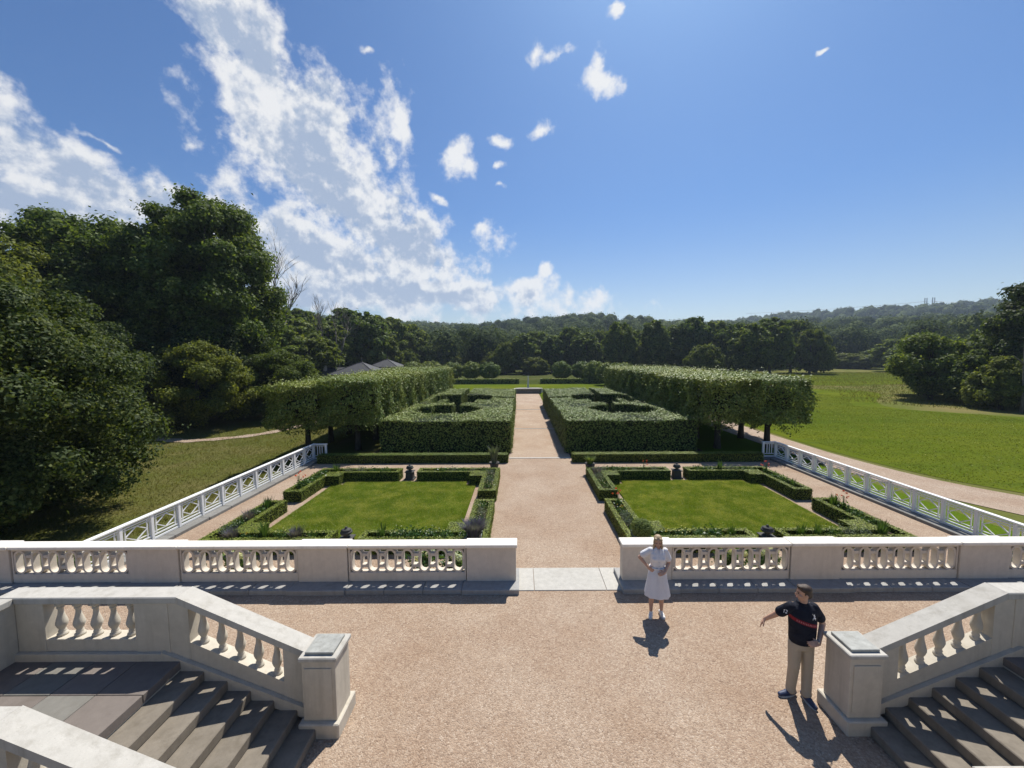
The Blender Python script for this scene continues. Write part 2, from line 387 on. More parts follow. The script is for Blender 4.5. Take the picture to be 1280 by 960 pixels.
class MB:
    def __init__(s): s.v = []; s.f = []; s.sm = []
    def add(s, V, F, smooth=False):
        o = len(s.v); s.v += [tuple(p) for p in V]; s.f += [tuple(i + o for i in f) for f in F]; s.sm += [smooth] * len(F); return s
    def box(s, x0, x1, y0, y1, z0, z1, b=0.0):
        if b <= 0:
            V = [(x, y, z) for z in (z0, z1) for y in (y0, y1) for x in (x0, x1)]
            return s.add(V, [(0, 2, 3, 1), (4, 5, 7, 6), (0, 1, 5, 4), (2, 6, 7, 3), (0, 4, 6, 2), (1, 3, 7, 5)])
        bm = bmesh.new(); bmesh.ops.create_cube(bm, size=1)
        for v in bm.verts: v.co = (x0 + (v.co.x + .5) * (x1 - x0), y0 + (v.co.y + .5) * (y1 - y0), z0 + (v.co.z + .5) * (z1 - z0))
        bmesh.ops.bevel(bm, geom=bm.edges[:], offset=b, segments=1, affect='EDGES'); return s.bm(bm)
    def bm(s, bm, smooth=False):
        bm.verts.index_update(); s.add([v.co[:] for v in bm.verts], [[v.index for v in f.verts] for f in bm.faces], smooth); bm.free(); return s
    def prism_y(s, pts, y0, y1):
        """polygon in XZ extruded along Y (convex or simple)"""
        n = len(pts); V = [(x, y0, z) for x, z in pts] + [(x, y1, z) for x, z in pts]
        F = [tuple(range(n)), tuple(range(2 * n - 1, n - 1, -1))] + [(i, i + n, (i + 1) % n + n, (i + 1) % n) for i in range(n)]
        return s.add(V, F)
    def prism_z(s, pts, z0, z1):
        n = len(pts); V = [(x, y, z0) for x, y in pts] + [(x, y, z1) for x, y in pts]
        F = [tuple(range(n - 1, -1, -1)), tuple(range(n, 2 * n))] + [(i, (i + 1) % n, (i + 1) % n + n, i + n) for i in range(n)]
        return s.add(V, F)
    def lathe(s, prof, c=(0, 0, 0), n=14, smooth=True):
        V = []; F = []
        for r, z in prof:
            for i in range(n): a = 2 * math.pi * i / n; V.append((c[0] + r * math.cos(a), c[1] + r * math.sin(a), c[2] + z))
        for j in range(len(prof) - 1):
            for i in range(n): F.append((j * n + i, j * n + (i + 1) % n, (j + 1) * n + (i + 1) % n, (j + 1) * n + i))
        F.append(tuple(range(n - 1, -1, -1))); F.append(tuple(range((len(prof) - 1) * n, len(prof) * n)))
        return s.add(V, F, smooth)
    def tube(s, pts, rad, n=8, smooth=True):
        pts = [Vector(p) for p in pts]; V = []; F = []
        if isinstance(rad, (int, float)): rad = [rad] * len(pts)
        ref = Vector((.31, .17, .93)).normalized()
        for i, p in enumerate(pts):
            d = (pts[min(i + 1, len(pts) - 1)] - pts[max(i - 1, 0)]).normalized()
            a = d.cross(ref if abs(d.dot(ref)) < .95 else Vector((1, 0, 0))).normalized(); b = d.cross(a)
            for q in range(n): t = 2 * math.pi * q / n; V.append(p + (a * math.cos(t) + b * math.sin(t)) * rad[i])
        for j in range(len(pts) - 1):
            for q in range(n): F.append((j * n + q, j * n + (q + 1) % n, (j + 1) * n + (q + 1) % n, (j + 1) * n + q))
        F.append(tuple(range(n - 1, -1, -1))); F.append(tuple(range((len(pts) - 1) * n, len(pts) * n)))
        return s.add(V, F, smooth)
    def bar(s, p, q, w, h, up=(0, 0, 1)):
        p = Vector(p); q = Vector(q); d = (q - p).normalized(); up = Vector(up)
        a = d.cross(up)
        if a.length < 1e-4: a = d.cross(Vector((1, 0, 0)))
        a.normalize(); b = a.cross(d)
        V = [e + a * (i * w / 2) + b * (j * h / 2) for e in (p, q) for i, j in ((-1, -1), (1, -1), (1, 1), (-1, 1))]
        return s.add(V, [(0, 3, 2, 1), (4, 5, 6, 7), (0, 1, 5, 4), (1, 2, 6, 5), (2, 3, 7, 6), (3, 0, 4, 7)])
    def ball(s, c, r, sub=2, smooth=True):
        bm = bmesh.new(); bmesh.ops.create_icosphere(bm, subdivisions=sub, radius=1)
        r = (r, r, r) if isinstance(r, (int, float)) else r
        for v in bm.verts: v.co = (c[0] + v.co.x * r[0], c[1] + v.co.y * r[1], c[2] + v.co.z * r[2])
        return s.bm(bm, smooth)
    def mesh(s, name, mat):
        me = bpy.data.meshes.new(name); me.from_pydata(s.v, [], s.f)
        me.polygons.foreach_set('use_smooth', s.sm); me.update(); me.materials.append(MATS[mat]); return me
    def build(s, name, mat, parent=None, loc=None): return ob(name, s.mesh(name, mat), parent, loc)

def unit(a): return a / np.maximum(np.linalg.norm(a, axis=1, keepdims=True), 1e-9)
def leaf_np(P, N, size, rng, aspect=.55, curl=0.0):
    n = len(P); s = (size if not np.isscalar(size) else np.full(n, size))[:, None] * rng.uniform(.7, 1.25, (n, 1))
    T = unit(np.cross(N, rng.normal(size=(n, 3)))); B = np.cross(N, T)
    V = np.stack([P - T * s, P + B * s * aspect + N * s * .12, P + T * s, P - B * s * aspect + N * s * .12], 1).reshape(-1, 3)
    F = np.arange(4 * n).reshape(-1, 4)
    return V, F
def rand_dirs(n, rng): return unit(rng.normal(size=(n, 3)))
def crown_np(clumps, n, size, rng, inner=.12, up=.25, jit=.55):
    """clumps: (c xyz, r, squash) rows; leaves on the clump shells"""
    Cc = np.array([c[:3] for c in clumps]); Rr = np.array([c[3] for c in clumps]); ctr = Cc.mean(0)
    w = Rr ** 2; idx = rng.choice(len(clumps), n, p=w / w.sum())
    D = rand_dirs(n, rng); out = unit(Cc[idx] - ctr + 1e-6)
    D = unit(D + out * .45 + np.array([0, 0, up]))
    rad = Rr[idx][:, None] * rng.uniform(.62, 1.08, (n, 1))
    rad = rad * (1 + (rng.uniform(size=(n, 1)) < .16) * rng.exponential(.22, (n, 1)))
    P = Cc[idx] + D * rad * np.array([1, 1, .78])
    N = unit(D + rng.normal(size=(n, 3)) * jit + np.array([0, 0, .25]))
    V, F = leaf_np(P, N, size, rng)
    ni = int(n * inner)
    idx = rng.choice(len(clumps), ni, p=w / w.sum()); Pi = Cc[idx] + rand_dirs(ni, rng) * Rr[idx][:, None] * rng.uniform(.1, .6, (ni, 1))
    V2, F2 = leaf_np(Pi, rand_dirs(ni, rng), np.full(ni, size * 2.2) if np.isscalar(size) else size[:ni] * 2.2, rng, .8)
    return np.vstack([V, V2]), np.vstack([F, F2 + len(V)])
def crown_clumps(rx, ry, z0, z1, n, rng, shape='round', rmin=.16, rmax=.32):
    out = []; zc = (z0 + z1) / 2; rz = (z1 - z0) / 2
    while len(out) < n:
        d = rng.normal(size=3); d /= np.linalg.norm(d); f = rng.uniform(.35, 1) ** .5 * .86
        x, y, z = d[0] * f, d[1] * f, d[2] * f
        t = (z + 1) / 2
        if shape == 'round': k = 1.0
        elif shape == 'broad': k = 1.15 - .25 * t
        elif shape == 'cone': k = 1.25 * (1 - t) + .22
        elif shape == 'egg': k = .75 + .45 * (1 - t)
        elif shape == 'skirt': k = 1.0 if z > 0 else 1 / max(.5, math.sqrt(max(0, 1 - z * z)))
        elif shape == 'dome': k = 1.0; z = z if z > -.5 else z * .6
        r = rng.uniform(rmin, rmax) * min(rx, rz) * (1.0 if shape != 'cone' else 1.15 - .6 * t)
        out.append((x * rx * k, y * ry * k, zc + z * rz * .95, r))
    return out
def limb_trunk(mb, h, r, clumps, rng, nl=7, lean=(0, 0)):
    top = (lean[0], lean[1], h)
    mb.tube([(0, 0, -.3), (lean[0] * .1, lean[1] * .1, h * .12), (lean[0] * .5, lean[1] * .5, h * .5), top], [r * 1.35, r, r * .75, r * .25], 10)
    cs = sorted(clumps, key=lambda c: rng.uniform())[:nl]
    for c in cs:
        zb = min(c[2] - .3, h * rng.uniform(.3, .7)); f = max(zb, .2) / h
        b = Vector((lean[0] * f, lean[1] * f, max(zb, .3))); e = Vector(c[:3]); m = (b + e) / 2 + Vector((0, 0, (e - b).length * .12))
        mb.tube([b, m, e], [r * .42, r * .28, r * .08], 6)
def tree(name, label, rx, ry, z0, h, nclump, nleaf, leaf, seed, mat, loc=(0, 0, 0), shape='round', trunk=.3, bark='bark', cat='tree', group=None, rmin=.16, rmax=.32, nl=8, inner=.12, core=False):
    rng = np.random.default_rng(seed)
    cl = crown_clumps(rx, ry, z0, h, nclump, rng, shape, rmin, rmax)
    if core: cl += crown_clumps(rx * .55, ry * .55, z0 + (h - z0) * .2, h - (h - z0) * .2, nclump // 3, rng, 'round', rmin * 1.6, rmax * 1.6)
    t = empty(name, loc, 0, label, cat, group)
    mb = MB(); limb_trunk(mb, h * .8, trunk, cl, rng, nl); mb.build('trunk', bark, t)
    V, F = crown_np(cl, nleaf, leaf, rng, inner)
    ob('crown', np_mesh('crown', V, F, mat), t)
    return t
def place(proto, loc, rz=0., s=(1, 1, 1), label=None, group=None, first=[None]):
    if proto.get('_used'): o = copy_tree(proto)
    else: o = proto; proto['_used'] = 1
    o.location = loc; o.rotation_euler = (0, 0, rz); o.scale = s if not isinstance(s, (int, float)) else (s, s, s)
    if label: o['label'] = label
    if group: o['group'] = group
    return o

# ------------------------------------------------------------------ terrain
def sstep(a, b, x): t = np.clip((x - a) / (b - a), 0, 1); return t * t * (3 - 2 * t)
def height(x, y):
    x = np.asarray(x, float); y = np.asarray(y, float)
    z = -.03 + 0 * x
    z = z - .75 * sstep(-12.2, -15.5, x) * (1 - sstep(20, 45, y))
    z = z + 2.5 * sstep(-24, -48, x) * (1 - sstep(60, 140, y))
    d = np.hypot(x * .8, y)
    ridge = 30 + 5 * np.sin(x * .011 + .6) + 3 * np.sin(x * .027) + 6 * sstep(-60, -300, x) - 6 * sstep(60, 200, x)
    z = z + sstep(150, 480, d) * ridge + sstep(430, 900, d) * (30 + 14 * sstep(100, 500, x))
    return z
def terrain():
    xs = np.unique(np.concatenate([np.linspace(-1500, -120, 40), np.linspace(-120, -30, 30), np.linspace(-30, 30, 81), np.linspace(30, 120, 31), np.linspace(120, 1500, 40)]))
    ys = np.unique(np.concatenate([np.linspace(-60, -5, 10), np.linspace(-5, 60, 70), np.linspace(60, 200, 40), np.linspace(200, 1600, 60)]))
    X, Y = np.meshgrid(xs, ys); Z = height(X, Y)
    V = np.stack([X, Y, Z], -1).reshape(-1, 3); nx = len(xs); ny = len(ys)
    i = np.arange(nx * (ny - 1)).reshape(ny - 1, nx)[:, :-1].ravel()
    F = np.stack([i, i + 1, i + nx + 1, i + nx], 1)
    me = np_mesh('ground', V, F, 'far_ground', True)
    for m in ('bank_grass', 'meadow_grass'): me.materials.append(MATS[m])
    cx = V[F].mean(1); mi = np.zeros(len(F), np.int32)
    mi[(cx[:, 0] < 0) & (cx[:, 1] < 62) & (cx[:, 0] > -60)] = 1
    mi[(cx[:, 0] >= 0) & (cx[:, 1] < 150)] = 2
    mi[(np.abs(cx[:, 0]) < 30) & (cx[:, 1] > 66)] = 0
    me.polygons.foreach_set('material_index', mi)
    return tag(ob('ground', me), kind='structure')
terrain()
def sheet(name, pts, z, mat, kind='structure'):
    mb = MB(); mb.add([(x, y, z) for x, y in pts], [tuple(range(len(pts)))])
    return tag(mb.build(name, mat), kind=kind)
def smooth_poly(pts, n=6):
    out = []; m = len(pts)
    for i in range(m):
        p0, p1, p2, p3 = [np.array(pts[(i + j - 1) % m], float) for j in range(4)]
        for t in np.linspace(0, 1, n, endpoint=False):
            out.append(tuple(.5 * ((2 * p1) + (-p0 + p2) * t + (2 * p0 - 5 * p1 + 4 * p2 - p3) * t * t + (-p0 + 3 * p1 - 3 * p2 + p3) * t ** 3)))
    return out
sheet('terrace_gravel', [(-19, -4), (19, -4), (19, 8.75), (-19, 8.75)], 0.0, 'gravel')
sheet('parterre_gravel', [(-11.4, 8.75), (11.9, 8.75), (11.9, 19.85), (-11.4, 19.85)], 0.0, 'gravel')
sheet('garden_path', [(-1.62, 19.85), (1.66, 19.85), (1.66, 54.8), (-1.62, 54.8)], -.004, 'gravel_path')
sheet('hedge_ground', [(-9.2, 20.3), (-1.62, 20.3), (-1.62, 43), (-9.2, 43)], -.012, 'soil')
sheet('hedge_ground', [(1.66, 20.3), (9.2, 20.3), (9.2, 43), (1.66, 43)], -.012, 'soil')
sheet('far_lawn', [(-24, 43.5), (-1.7, 43.5), (-1.7, 58), (.02, 58), (.02, 73), (-24, 73)], -.008, 'field_grass')
sheet('far_lawn', [(1.75, 43.5), (16, 43.5), (16, 73), (.03, 73), (.03, 58), (1.75, 58)], -.008, 'field_grass')
sheet('side_path', smooth_poly([(13.4, 40), (15.6, 40), (15.9, 26), (16.1, 19), (17.6, 14.6), (22, 10.5), (32, 4), (28, 2), (19, 8.5), (15.4, 13), (13.9, 18), (13.5, 26)], 6), -.010, 'dirt_path')
sheet('field_lawn', smooth_poly([(16.2, 46), (16.3, 28), (16.4, 20), (18, 15), (22.5, 11), (33, 4.5), (60, 8), (60, 27), (44, 31), (38.5, 35), (36.5, 38.5), (40, 44), (48, 52), (49, 57), (45, 60), (34, 60), (22, 58)], 5), -.014, 'field_grass')
sheet('far_field', smooth_poly([(52, 66), (74, 72), (100, 86), (118, 104), (88, 112), (66, 98), (52, 82)], 5), -.010, 'field_grass')
sheet('side_lawn', [(12.2, 9), (14.0, 9), (13.6, 18.5), (13.3, 40), (9.3, 40), (9.3, 20.2), (12.2, 20.2)], -.018, 'lawn_grass')
# trodden path on the wooded bank
def strip(name, pts, w, mat, dz=.012):
    V = []; F = []
    for i, p in enumerate(pts):
        p = np.array(p, float); a = np.array(pts[max(i - 1, 0)]); b = np.array(pts[min(i + 1, len(pts) - 1)])
        d = (b - a) / np.linalg.norm(b - a); nrm = np.array([-d[1], d[0]])
        for s in (-1, -.33, .33, 1):
            q = p + nrm * w * s * (.9 + .2 * math.sin(i * 1.7)); V.append((q[0], q[1], float(height(q[0], q[1])) + dz + .02 * (1 - abs(s))))
    for i in range(len(pts) - 1):
        for j in range(3): F.append((i * 4 + j, i * 4 + j + 1, i * 4 + j + 5, i * 4 + j + 4))
    return tag(ob(name, np_mesh(name, V, F, mat, True)), kind='structure')
def dense(pts, n=8):
    out = []
    for i in range(len(pts) - 1):
        p0 = np.array(pts[max(i - 1, 0)]); p1 = np.array(pts[i]); p2 = np.array(pts[i + 1]); p3 = np.array(pts[min(i + 2, len(pts) - 1)])
        for t in np.linspace(0, 1, n, endpoint=False): out.append(tuple(.5 * ((2 * p1) + (-p0 + p2) * t + (2 * p0 - 5 * p1 + 4 * p2 - p3) * t * t + (-p0 + 3 * p1 - 3 * p2 + p3) * t ** 3)))
    out.append(tuple(pts[-1])); return out
strip('bank_path', dense([(-34, 26.5), (-27.5, 27.3), (-24.5, 27.3), (-21.2, 28.9), (-19.5, 32), (-17.7, 37), (-16.6, 46), (-16, 58)], 8), .48, 'dirt_path', .03)

# ------------------------------------------------------------------ terrace balustrade
Y0, Y1 = 8.66, 8.82
def stadium(w, h, n=8):
    """half width w, total height h, centred"""
    s = h / 2 - w; out = []
    for i in range(n + 1): a = math.pi * i / n; out.append((w * math.cos(a), s + w * math.sin(a)))
    for i in range(n + 1): a = math.pi + math.pi * i / n; out.append((w * math.cos(a), -s + w * math.sin(a)))
    return out
def ring_mesh():
    a = stadium(.096, .48); b = stadium(.139, .566); n = len(a); mb = MB(); V = []
    d = .008
    for y, (o, i_) in ((Y0 + .012, (b, a)), (Y1 - .012, (b, a))):
        V += [(x, y, z) for x, z in o] + [(x, y, z) for x, z in i_]
    F = []
    for i in range(n):
        j = (i + 1) % n
        F += [(i, j, n + j, n + i), (2 * n + i, 3 * n + i, 3 * n + j, 2 * n + j), (i, 2 * n + i, 2 * n + j, j), (n + i, n + j, 3 * n + j, 3 * n + i)]
    mb.add(V, F); return mb.mesh('oval_ring', 'wall_stone')
RING = ring_mesh()
LINK = MB().box(-.066, .066, Y0 + .022, Y1 - .022, -.036, .036, .006).mesh('link_bar', 'wall_stone')
GAP, PIER, PANEL = 1.24, 1.15, 2.78
def terrace_balustrade(label, nbay):
    t = empty('terrace_balustrade', (0, 0, 0), 0, label, 'balustrade')
    x = GAP
    for k_ in range(nbay):
        a, b, c = x, x + PIER, x + PIER + PANEL
        # pier with its own base and coping, panel with openwork
        MB().box(a, b, Y0 - .03, Y1 + .03, .105, .935, .006).build('pier', 'wall_stone', t)
        MB().box(a - .028, b + .028, Y0 - .10, Y1 + .10, .935, 1.012, .012).build('pier_coping', 'coping_stone', t)
        MB().box(a - .07, b + .07, Y0 - .385, Y1 + .36, -.05, .115, .012).build('pier_plinth', 'plinth_stone', t)
        MB().box(b + .02, c - .02, Y0, Y1, .105, .315, .005).build('bottom_rail', 'wall_stone', t)
        MB().box(b + .02, c - .02, Y0, Y1, .868, .93, .004).build('top_rail', 'wall_stone', t)
        MB().box(b + .028, c - .028, Y0 - .075, Y1 + .075, .93, .998, .012).build('panel_coping', 'coping_stone', t)
        for q in range(3):
            w = (c - b - .14) / 3
            MB().box(b + .07 + q * w + .003, b + .07 + (q + 1) * w - .003, Y0 - .35, Y1 + .33, -.05, .103, .012).build('plinth_stone', 'plinth_stone', t)
        w = (c - b) / 7
        for s in (b + .02, c - .02 - .035): MB().box(s, s + .035, Y0 + .001, Y1 - .001, .317, .866, .003).build('panel_stile', 'wall_stone', t)
        for i in range(7):
            cx = b + w * (i + .5)
            ob('oval_ring', RING, t, (cx, 0, .5915))
            if i < 6:
                for z in (.728, .462): ob('link_bar', LINK, t, (cx + w / 2, 0, z))
        x = c
    return t
bR = terrace_balustrade('pale stone openwork balustrade on the open lawn side, behind the woman in white', 5)
bL = terrace_balustrade('pale stone openwork balustrade on the wooded side of the terrace gap', 5)
bL.scale = (-1, 1, 1)
bR.location.x = bL.location.x = .125
th = tag(empty('threshold', (0, 0, 0), 0, 'row of pale stone slabs in the gap between the balustrades', 'paving'))
for a, b in ((-1.17, -.70), (-.69, .955), (.965, 1.42)):
    MB().box(a, b, 8.42, 9.35, -.06, .018, .006).build('slab', 'threshold_stone', th)

# ------------------------------------------------------------------ staircases (left one built, right one mirrored)
RZ, TR = .15, .325
NOSE0 = -3.89                                     # nose of lowest step
LANDX = NOSE0 - 6 * TR                            # landing edge
LZ = 7 * RZ
SY0, SY1 = 2.2, 5.20                              # stair depth range
def staircase(label):
    t = empty('stone_staircase', (0, 0, 0), 0, label, 'staircase')
    for i in range(6):
        xn = NOSE0 - i * TR; z = (i + 1) * RZ
        MB().box(xn - TR - .03, xn, 3.50, 5.20, z - RZ + .002, z, .012).build('step', 'step_stone', t)
    r = random.Random(3)
    xs = [LANDX, -6.45, -7.05, -7.65, -8.25]; ys = [5.2, 4.62, 4.04, 3.46, 2.88, 2.3, 1.7]
    for i in range(4):
        for j in range(6):
            m = 'slab_pink' if (i == 0 or (i + j) % 2) else 'slab_grey'
            MB().box(xs[i + 1] + .004, xs[i] - .004, ys[j + 1] + .004, ys[j] - .004, LZ - .12, LZ + r.uniform(-.002, .002), .005).build('landing_slab', m, t)
    MB().box(-8.25, LANDX - .02, 1.7, 5.19, .0, LZ - .12).build('landing_base', 'stair_stone', t)
    MB().prism_y([(NOSE0 - .3, 0.002), (LANDX, LZ - .25), (LANDX, .002)], 3.5, 5.19).build('stair_base', 'stair_stone', t)
    return t
BAL_PROF = [(.068, 0), (.068, .035), (.045, .045), (.052, .07), (.045, .085), (.040, .10), (.060, .135), (.075, .175), (.074, .205), (.060, .255), (.040, .32), (.033, .37), (.034, .40), (.046, .415), (.046, .43), (.036, .435), (.055, .455), (.062, .46), (.062, .49)]
BALU = MB().lathe([(r_ * .88, z_) for r_, z_ in BAL_PROF], n=16).mesh('baluster', 'stair_stone')
SL = RZ / TR
def slope_prism(mb, x0, x1, y0, y1, za, zb, zc, zd):
    """sloped block: at x0 from za..zb, at x1 from zc..zd"""
    mb.prism_y([(x0, za), (x1, zc), (x1, zd), (x0, zb)], y0, y1); return mb
def stair_balustrade(label, yc, side):
    """yc: centre line in Y. side: also has the landing return towards the house"""
    t = empty('stair_balustrade', (0, 0, 0), 0, label, 'balustrade')
    KX = -5.86; CT = 1.98
    w0, w1 = yc - .10, yc + .10; c0, c1 = yc - .135, yc + .135
    xe = -4.07                                        # runs into the pillar
    def zt(x): return CT - max(0, x - KX) * SL
    # level part
    xl = -8.42
    MB().box(xl, KX - .002, c0, c1, CT - .10, CT, .012).build('coping', 'stair_coping', t)
    m = MB(); slope_prism(m, KX, xe, c0, c1, CT - .10, CT, zt(xe) - .10, zt(xe)); m.build('sloped_coping', 'stair_coping', t)
    MB().box(-8.30, -7.80, w0, w1, LZ - .02, CT - .10, .006).build('pier', 'stair_stone', t)
    MB().box(-6.50, -6.02, w0 - .012, w1 + .012, LZ - .02, CT - .10, .006).build('pier', 'stair_stone', t)
    MB().prism_y([(-6.02, LZ - .02), (-5.74, LZ - .02 - .28 * SL * .4), (-5.74, zt(-5.74) - .1), (KX, CT - .1), (-6.02, CT - .1)], w0, w1).build('pier', 'stair_stone', t)
    MB().box(-7.80, -6.50, w0 + .004, w1 - .004, LZ - .02, LZ + .29, .006).build('base_rail', 'stair_stone', t)
    MB().box(-7.80, -6.50, w0 + .03, w1 - .03, CT - .135, CT - .10, .004).build('top_rail', 'stair_stone', t)
    for i in range(5): ob('baluster', BALU, t, (-7.67 + i * .255, yc, LZ + .29))
    # sloped part
    xs0, xs1 = -5.74, -4.42
    def zb(x): return LZ + .29 - (x - KX) * SL
    m = MB(); slope_prism(m, xs0, xs1, w0 + .004, w1 - .004, zb(xs0) - .31, zb(xs0), zb(xs1) - .31, zb(xs1)); m.build('base_rail', 'stair_stone', t)
    m = MB(); slope_prism(m, xs0, xs1, w0 + .03, w1 - .03, zt(xs0) - .135, zt(xs0) - .10, zt(xs1) - .135, zt(xs1) - .10); m.build('top_rail', 'stair_stone', t)
    m = MB(); slope_prism(m, xs1, xe, w0, w1, zb(xs1) - .31, zt(xs1) - .1, zb(xe) - .31, zt(xe) - .1); m.build('pier', 'stair_stone', t)
    for i in range(5):
        x = -5.62 + i * .262
        o = ob('baluster', BALU, t, (x, yc, zb(x) - .03)); o.scale = (1, 1, 1.13)
    s0, s1 = (w0 - .06, w0 - .001) if side else (w1 + .001, w1 + .06)
    m = MB(); slope_prism(m, KX - .25, xe, s0, s1, LZ + .0 - .12, LZ + .13, zb(xe) - .31 - .05, zb(xe) - .20); m.build('skirting', 'stair_stone', t)
    MB().box(-8.2, KX - .252, s0, s1, LZ - .02, LZ + .11, .004).build('skirting', 'stair_stone', t)
    m = MB(); slope_prism(m, KX - .2, xe, w0 + .02, w1 - .02, -.02, zb(KX - .2) - .40, -.02, max(zb(xe) - .31, .02)); m.build('side_wall', 'stair_stone', t)
    MB().box(-8.3, KX - .2, w0 + .02, w1 - .02, -.02, LZ - .025).build('side_wall', 'stair_stone', t)
    if side:   # return along the outer side of the landing
        xc = -8.29; y = yc - .10
        MB().box(xc - .135, xc + .135, 1.9, c0 - .003, CT - .10, CT, .012).build('coping', 'stair_coping', t)
        MB().box(xc - .10, xc + .10, 4.66, w0 - .003, LZ - .02, CT - .10, .006).build('pier', 'stair_stone', t)
        MB().box(xc - .10, xc + .10, 1.95, 3.05, LZ - .02, CT - .10, .006).build('pier', 'stair_stone', t)
        MB().box(xc - .096, xc + .096, 3.05, 4.66, LZ - .02, LZ + .29, .006).build('base_rail', 'stair_stone', t)
        MB().box(xc - .07, xc + .07, 3.05, 4.66, CT - .135, CT - .10, .004).build('top_rail', 'stair_stone', t)
        for i in range(6): ob('baluster', BALU, t, (xc, 3.2 + i * .263, LZ + .29))
        MB().box(xc - .09, xc + .09, 1.8, w0, -.02, LZ - .022).build('side_wall', 'stair_stone', t)
    return t
def newel(label, yc):
    xc = -3.85
    t = empty('newel_pillar', (xc, yc, 0), 0, label, 'pillar')
    MB().box(-.285, .285, -.285, .285, -.03, .21, .014).build('base', 'stair_stone', t)
    MB().box(-.235, .235, -.22, .22, .21, 1.10, .008).build('shaft', 'stair_stone', t)
    MB().box(-.19, .19, -.232, -.221, .30, 1.0, .004).build('shaft_panel', 'stair_stone', t)
    MB().box(-.268, .268, -.25, .25, 1.10, 1.165, .012).build('cap', 'stair_coping', t)
    MB().box(-.20, .20, -.185, .185, 1.165, 1.205, .006).build('cap_slab', 'lead_cap', t)
    return t
s1 = staircase('grey stone steps and landing on the wooded side of the terrace')
b1 = stair_balustrade('pale stone stair railing with vase balusters, far side of the stair facing the wood', 5.325, True)
b2 = stair_balustrade('pale stone stair railing on the house side of the stair facing the wood', 3.38, False)
p1 = newel('square stone pillar ending the far stair railing on the wooded side', 5.31)
p2 = newel('square stone pillar ending the house-side stair railing on the wooded side', 3.38)
for o, lab in ((s1, 'grey stone steps and landing beside the man in the navy polo shirt'), (b1, 'pale stone stair railing with vase balusters, behind the man in the navy polo shirt'),
               (b2, 'pale stone stair railing on the house side of the stair beside the man'), (p1, 'square stone pillar right beside the man in the navy polo shirt'),
               (p2, 'square stone pillar ending the house-side railing of the stair beside the man')):
    c = copy_tree(o); c.scale = (-1, 1, 1); c.location.x = -o.location.x; c['label'] = lab

# ------------------------------------------------------------------ white garden fences
def fence_panel_mesh(L, z0, z1):
    mb = MB(); e = .055
    a, b = .035, L - .035
    for z in (z0, z1): mb.bar((0, 0, z), (0, L, z), .05, .035)
    zi0, zi1 = z0 + .09, z1 - .07
    for y in (a + e, b - e): mb.bar((0, y, z0), (0, y, z1), .028, .022, (0, 1, 0))
    for z in (zi0, zi1): mb.bar((0, a, z), (0, b, z), .026, .020)
    zm = (zi0 + zi1) / 2; ym = L / 2
    pts = [(a + e, zm), (ym, zi1), (b - e, zm), (ym, zi0)]
    for i in range(4):
        p, q = pts[i], pts[(i + 1) % 4]; mb.bar((0, p[0], p[1]), (0, q[0], q[1]), .026, .024, (1, 0, 0))
    return mb.mesh('lattice_panel', 'white_paint')
FP = .875; FENCE_TOP = .90
PANELM = fence_panel_mesh(FP - .085, .235, .79)
POSTM = MB().box(-.045, .045, -.0425, .0425, .10, .855, .005).mesh('post', 'white_paint')
def fence(label, x, s, ybeg, n):
    """s: direction of the return and the kerb (towards the garden)"""
    t = empty('garden_fence', (x, 0, 0), 0, label, 'fence')
    for i in range(n + 1):
        y = ybeg + i * FP
        ob('post', POSTM, t, (0, y, 0))
        if i < n: ob('lattice_panel', PANELM, t, (0, y + .0425, 0))
    ye = ybeg + n * FP
    MB().box(-.065, .065, ybeg - .1, ye + .07, .855, .905, .008).build('handrail', 'white_paint', t)
    MB().box(-.03, .03, ybeg, ye - .05, .105, .165, .004).build('base_rail', 'white_paint', t)
    # return at the far end: short panel of upright bars
    w = .62
    ob('post', POSTM, t, (s * w, ye, 0))
    MB().box(min(0, s * (w + .07)) + (.066 if s > 0 else 0), max(0, s * (w + .07)) - (.066 if s < 0 else 0), ye - .065, ye + .065, .853, .903, .008).build('handrail', 'white_paint', t)
    for q in range(3): MB().box(s * (.19 + q * .12) - .016, s * (.19 + q * .12) + .016, ye - .016, ye + .016, .30, .78).build('upright_bar', 'white_paint', t)
    for z in (.265, .78): MB().box(min(s * .05, s * (w - .05)), max(s * .05, s * (w - .05)), ye - .02, ye + .02, z, z + .035, .003).build('cross_rail', 'white_paint', t)
    MB().box(min(s * .05, s * (w - .05)), max(s * .05, s * (w - .05)), ye - .015, ye + .015, .12, .18, .003).build('cross_rail', 'white_paint', t)
    # kerb stones under the fence
    r = random.Random(int(x))
    y = ybeg - .3; kx0, kx1 = (-.14, .36) if s > 0 else (-.36, .14)
    while y < ye + .3:
        L = r.uniform(.9, 1.5); y2 = min(y + L, ye + .35)
        MB().box(kx0 + r.uniform(-.01, .01), kx1 + r.uniform(-.012, .012), y + .004, y2 - .004, -.6, .10 + r.uniform(-.004, .003), .012).build('kerb_stone', 'kerb_stone', t); y = y2
    MB().box(min(s * (kx1 + .005 if s > 0 else -kx0 + .005), s * (w + .15)), max(s * (kx1 + .005 if s > 0 else -kx0 + .005), s * (w + .15)), ye - .2, ye + .2, -.3, .098, .012).build('kerb_stone', 'kerb_stone', t)
    return t
fence('white lattice fence with diamond panels beside the wooded bank', -11.62, 1, 9.0, 12)
fence('white lattice fence with diamond panels beside the open lawn', 12.12, -1, 9.0, 12)

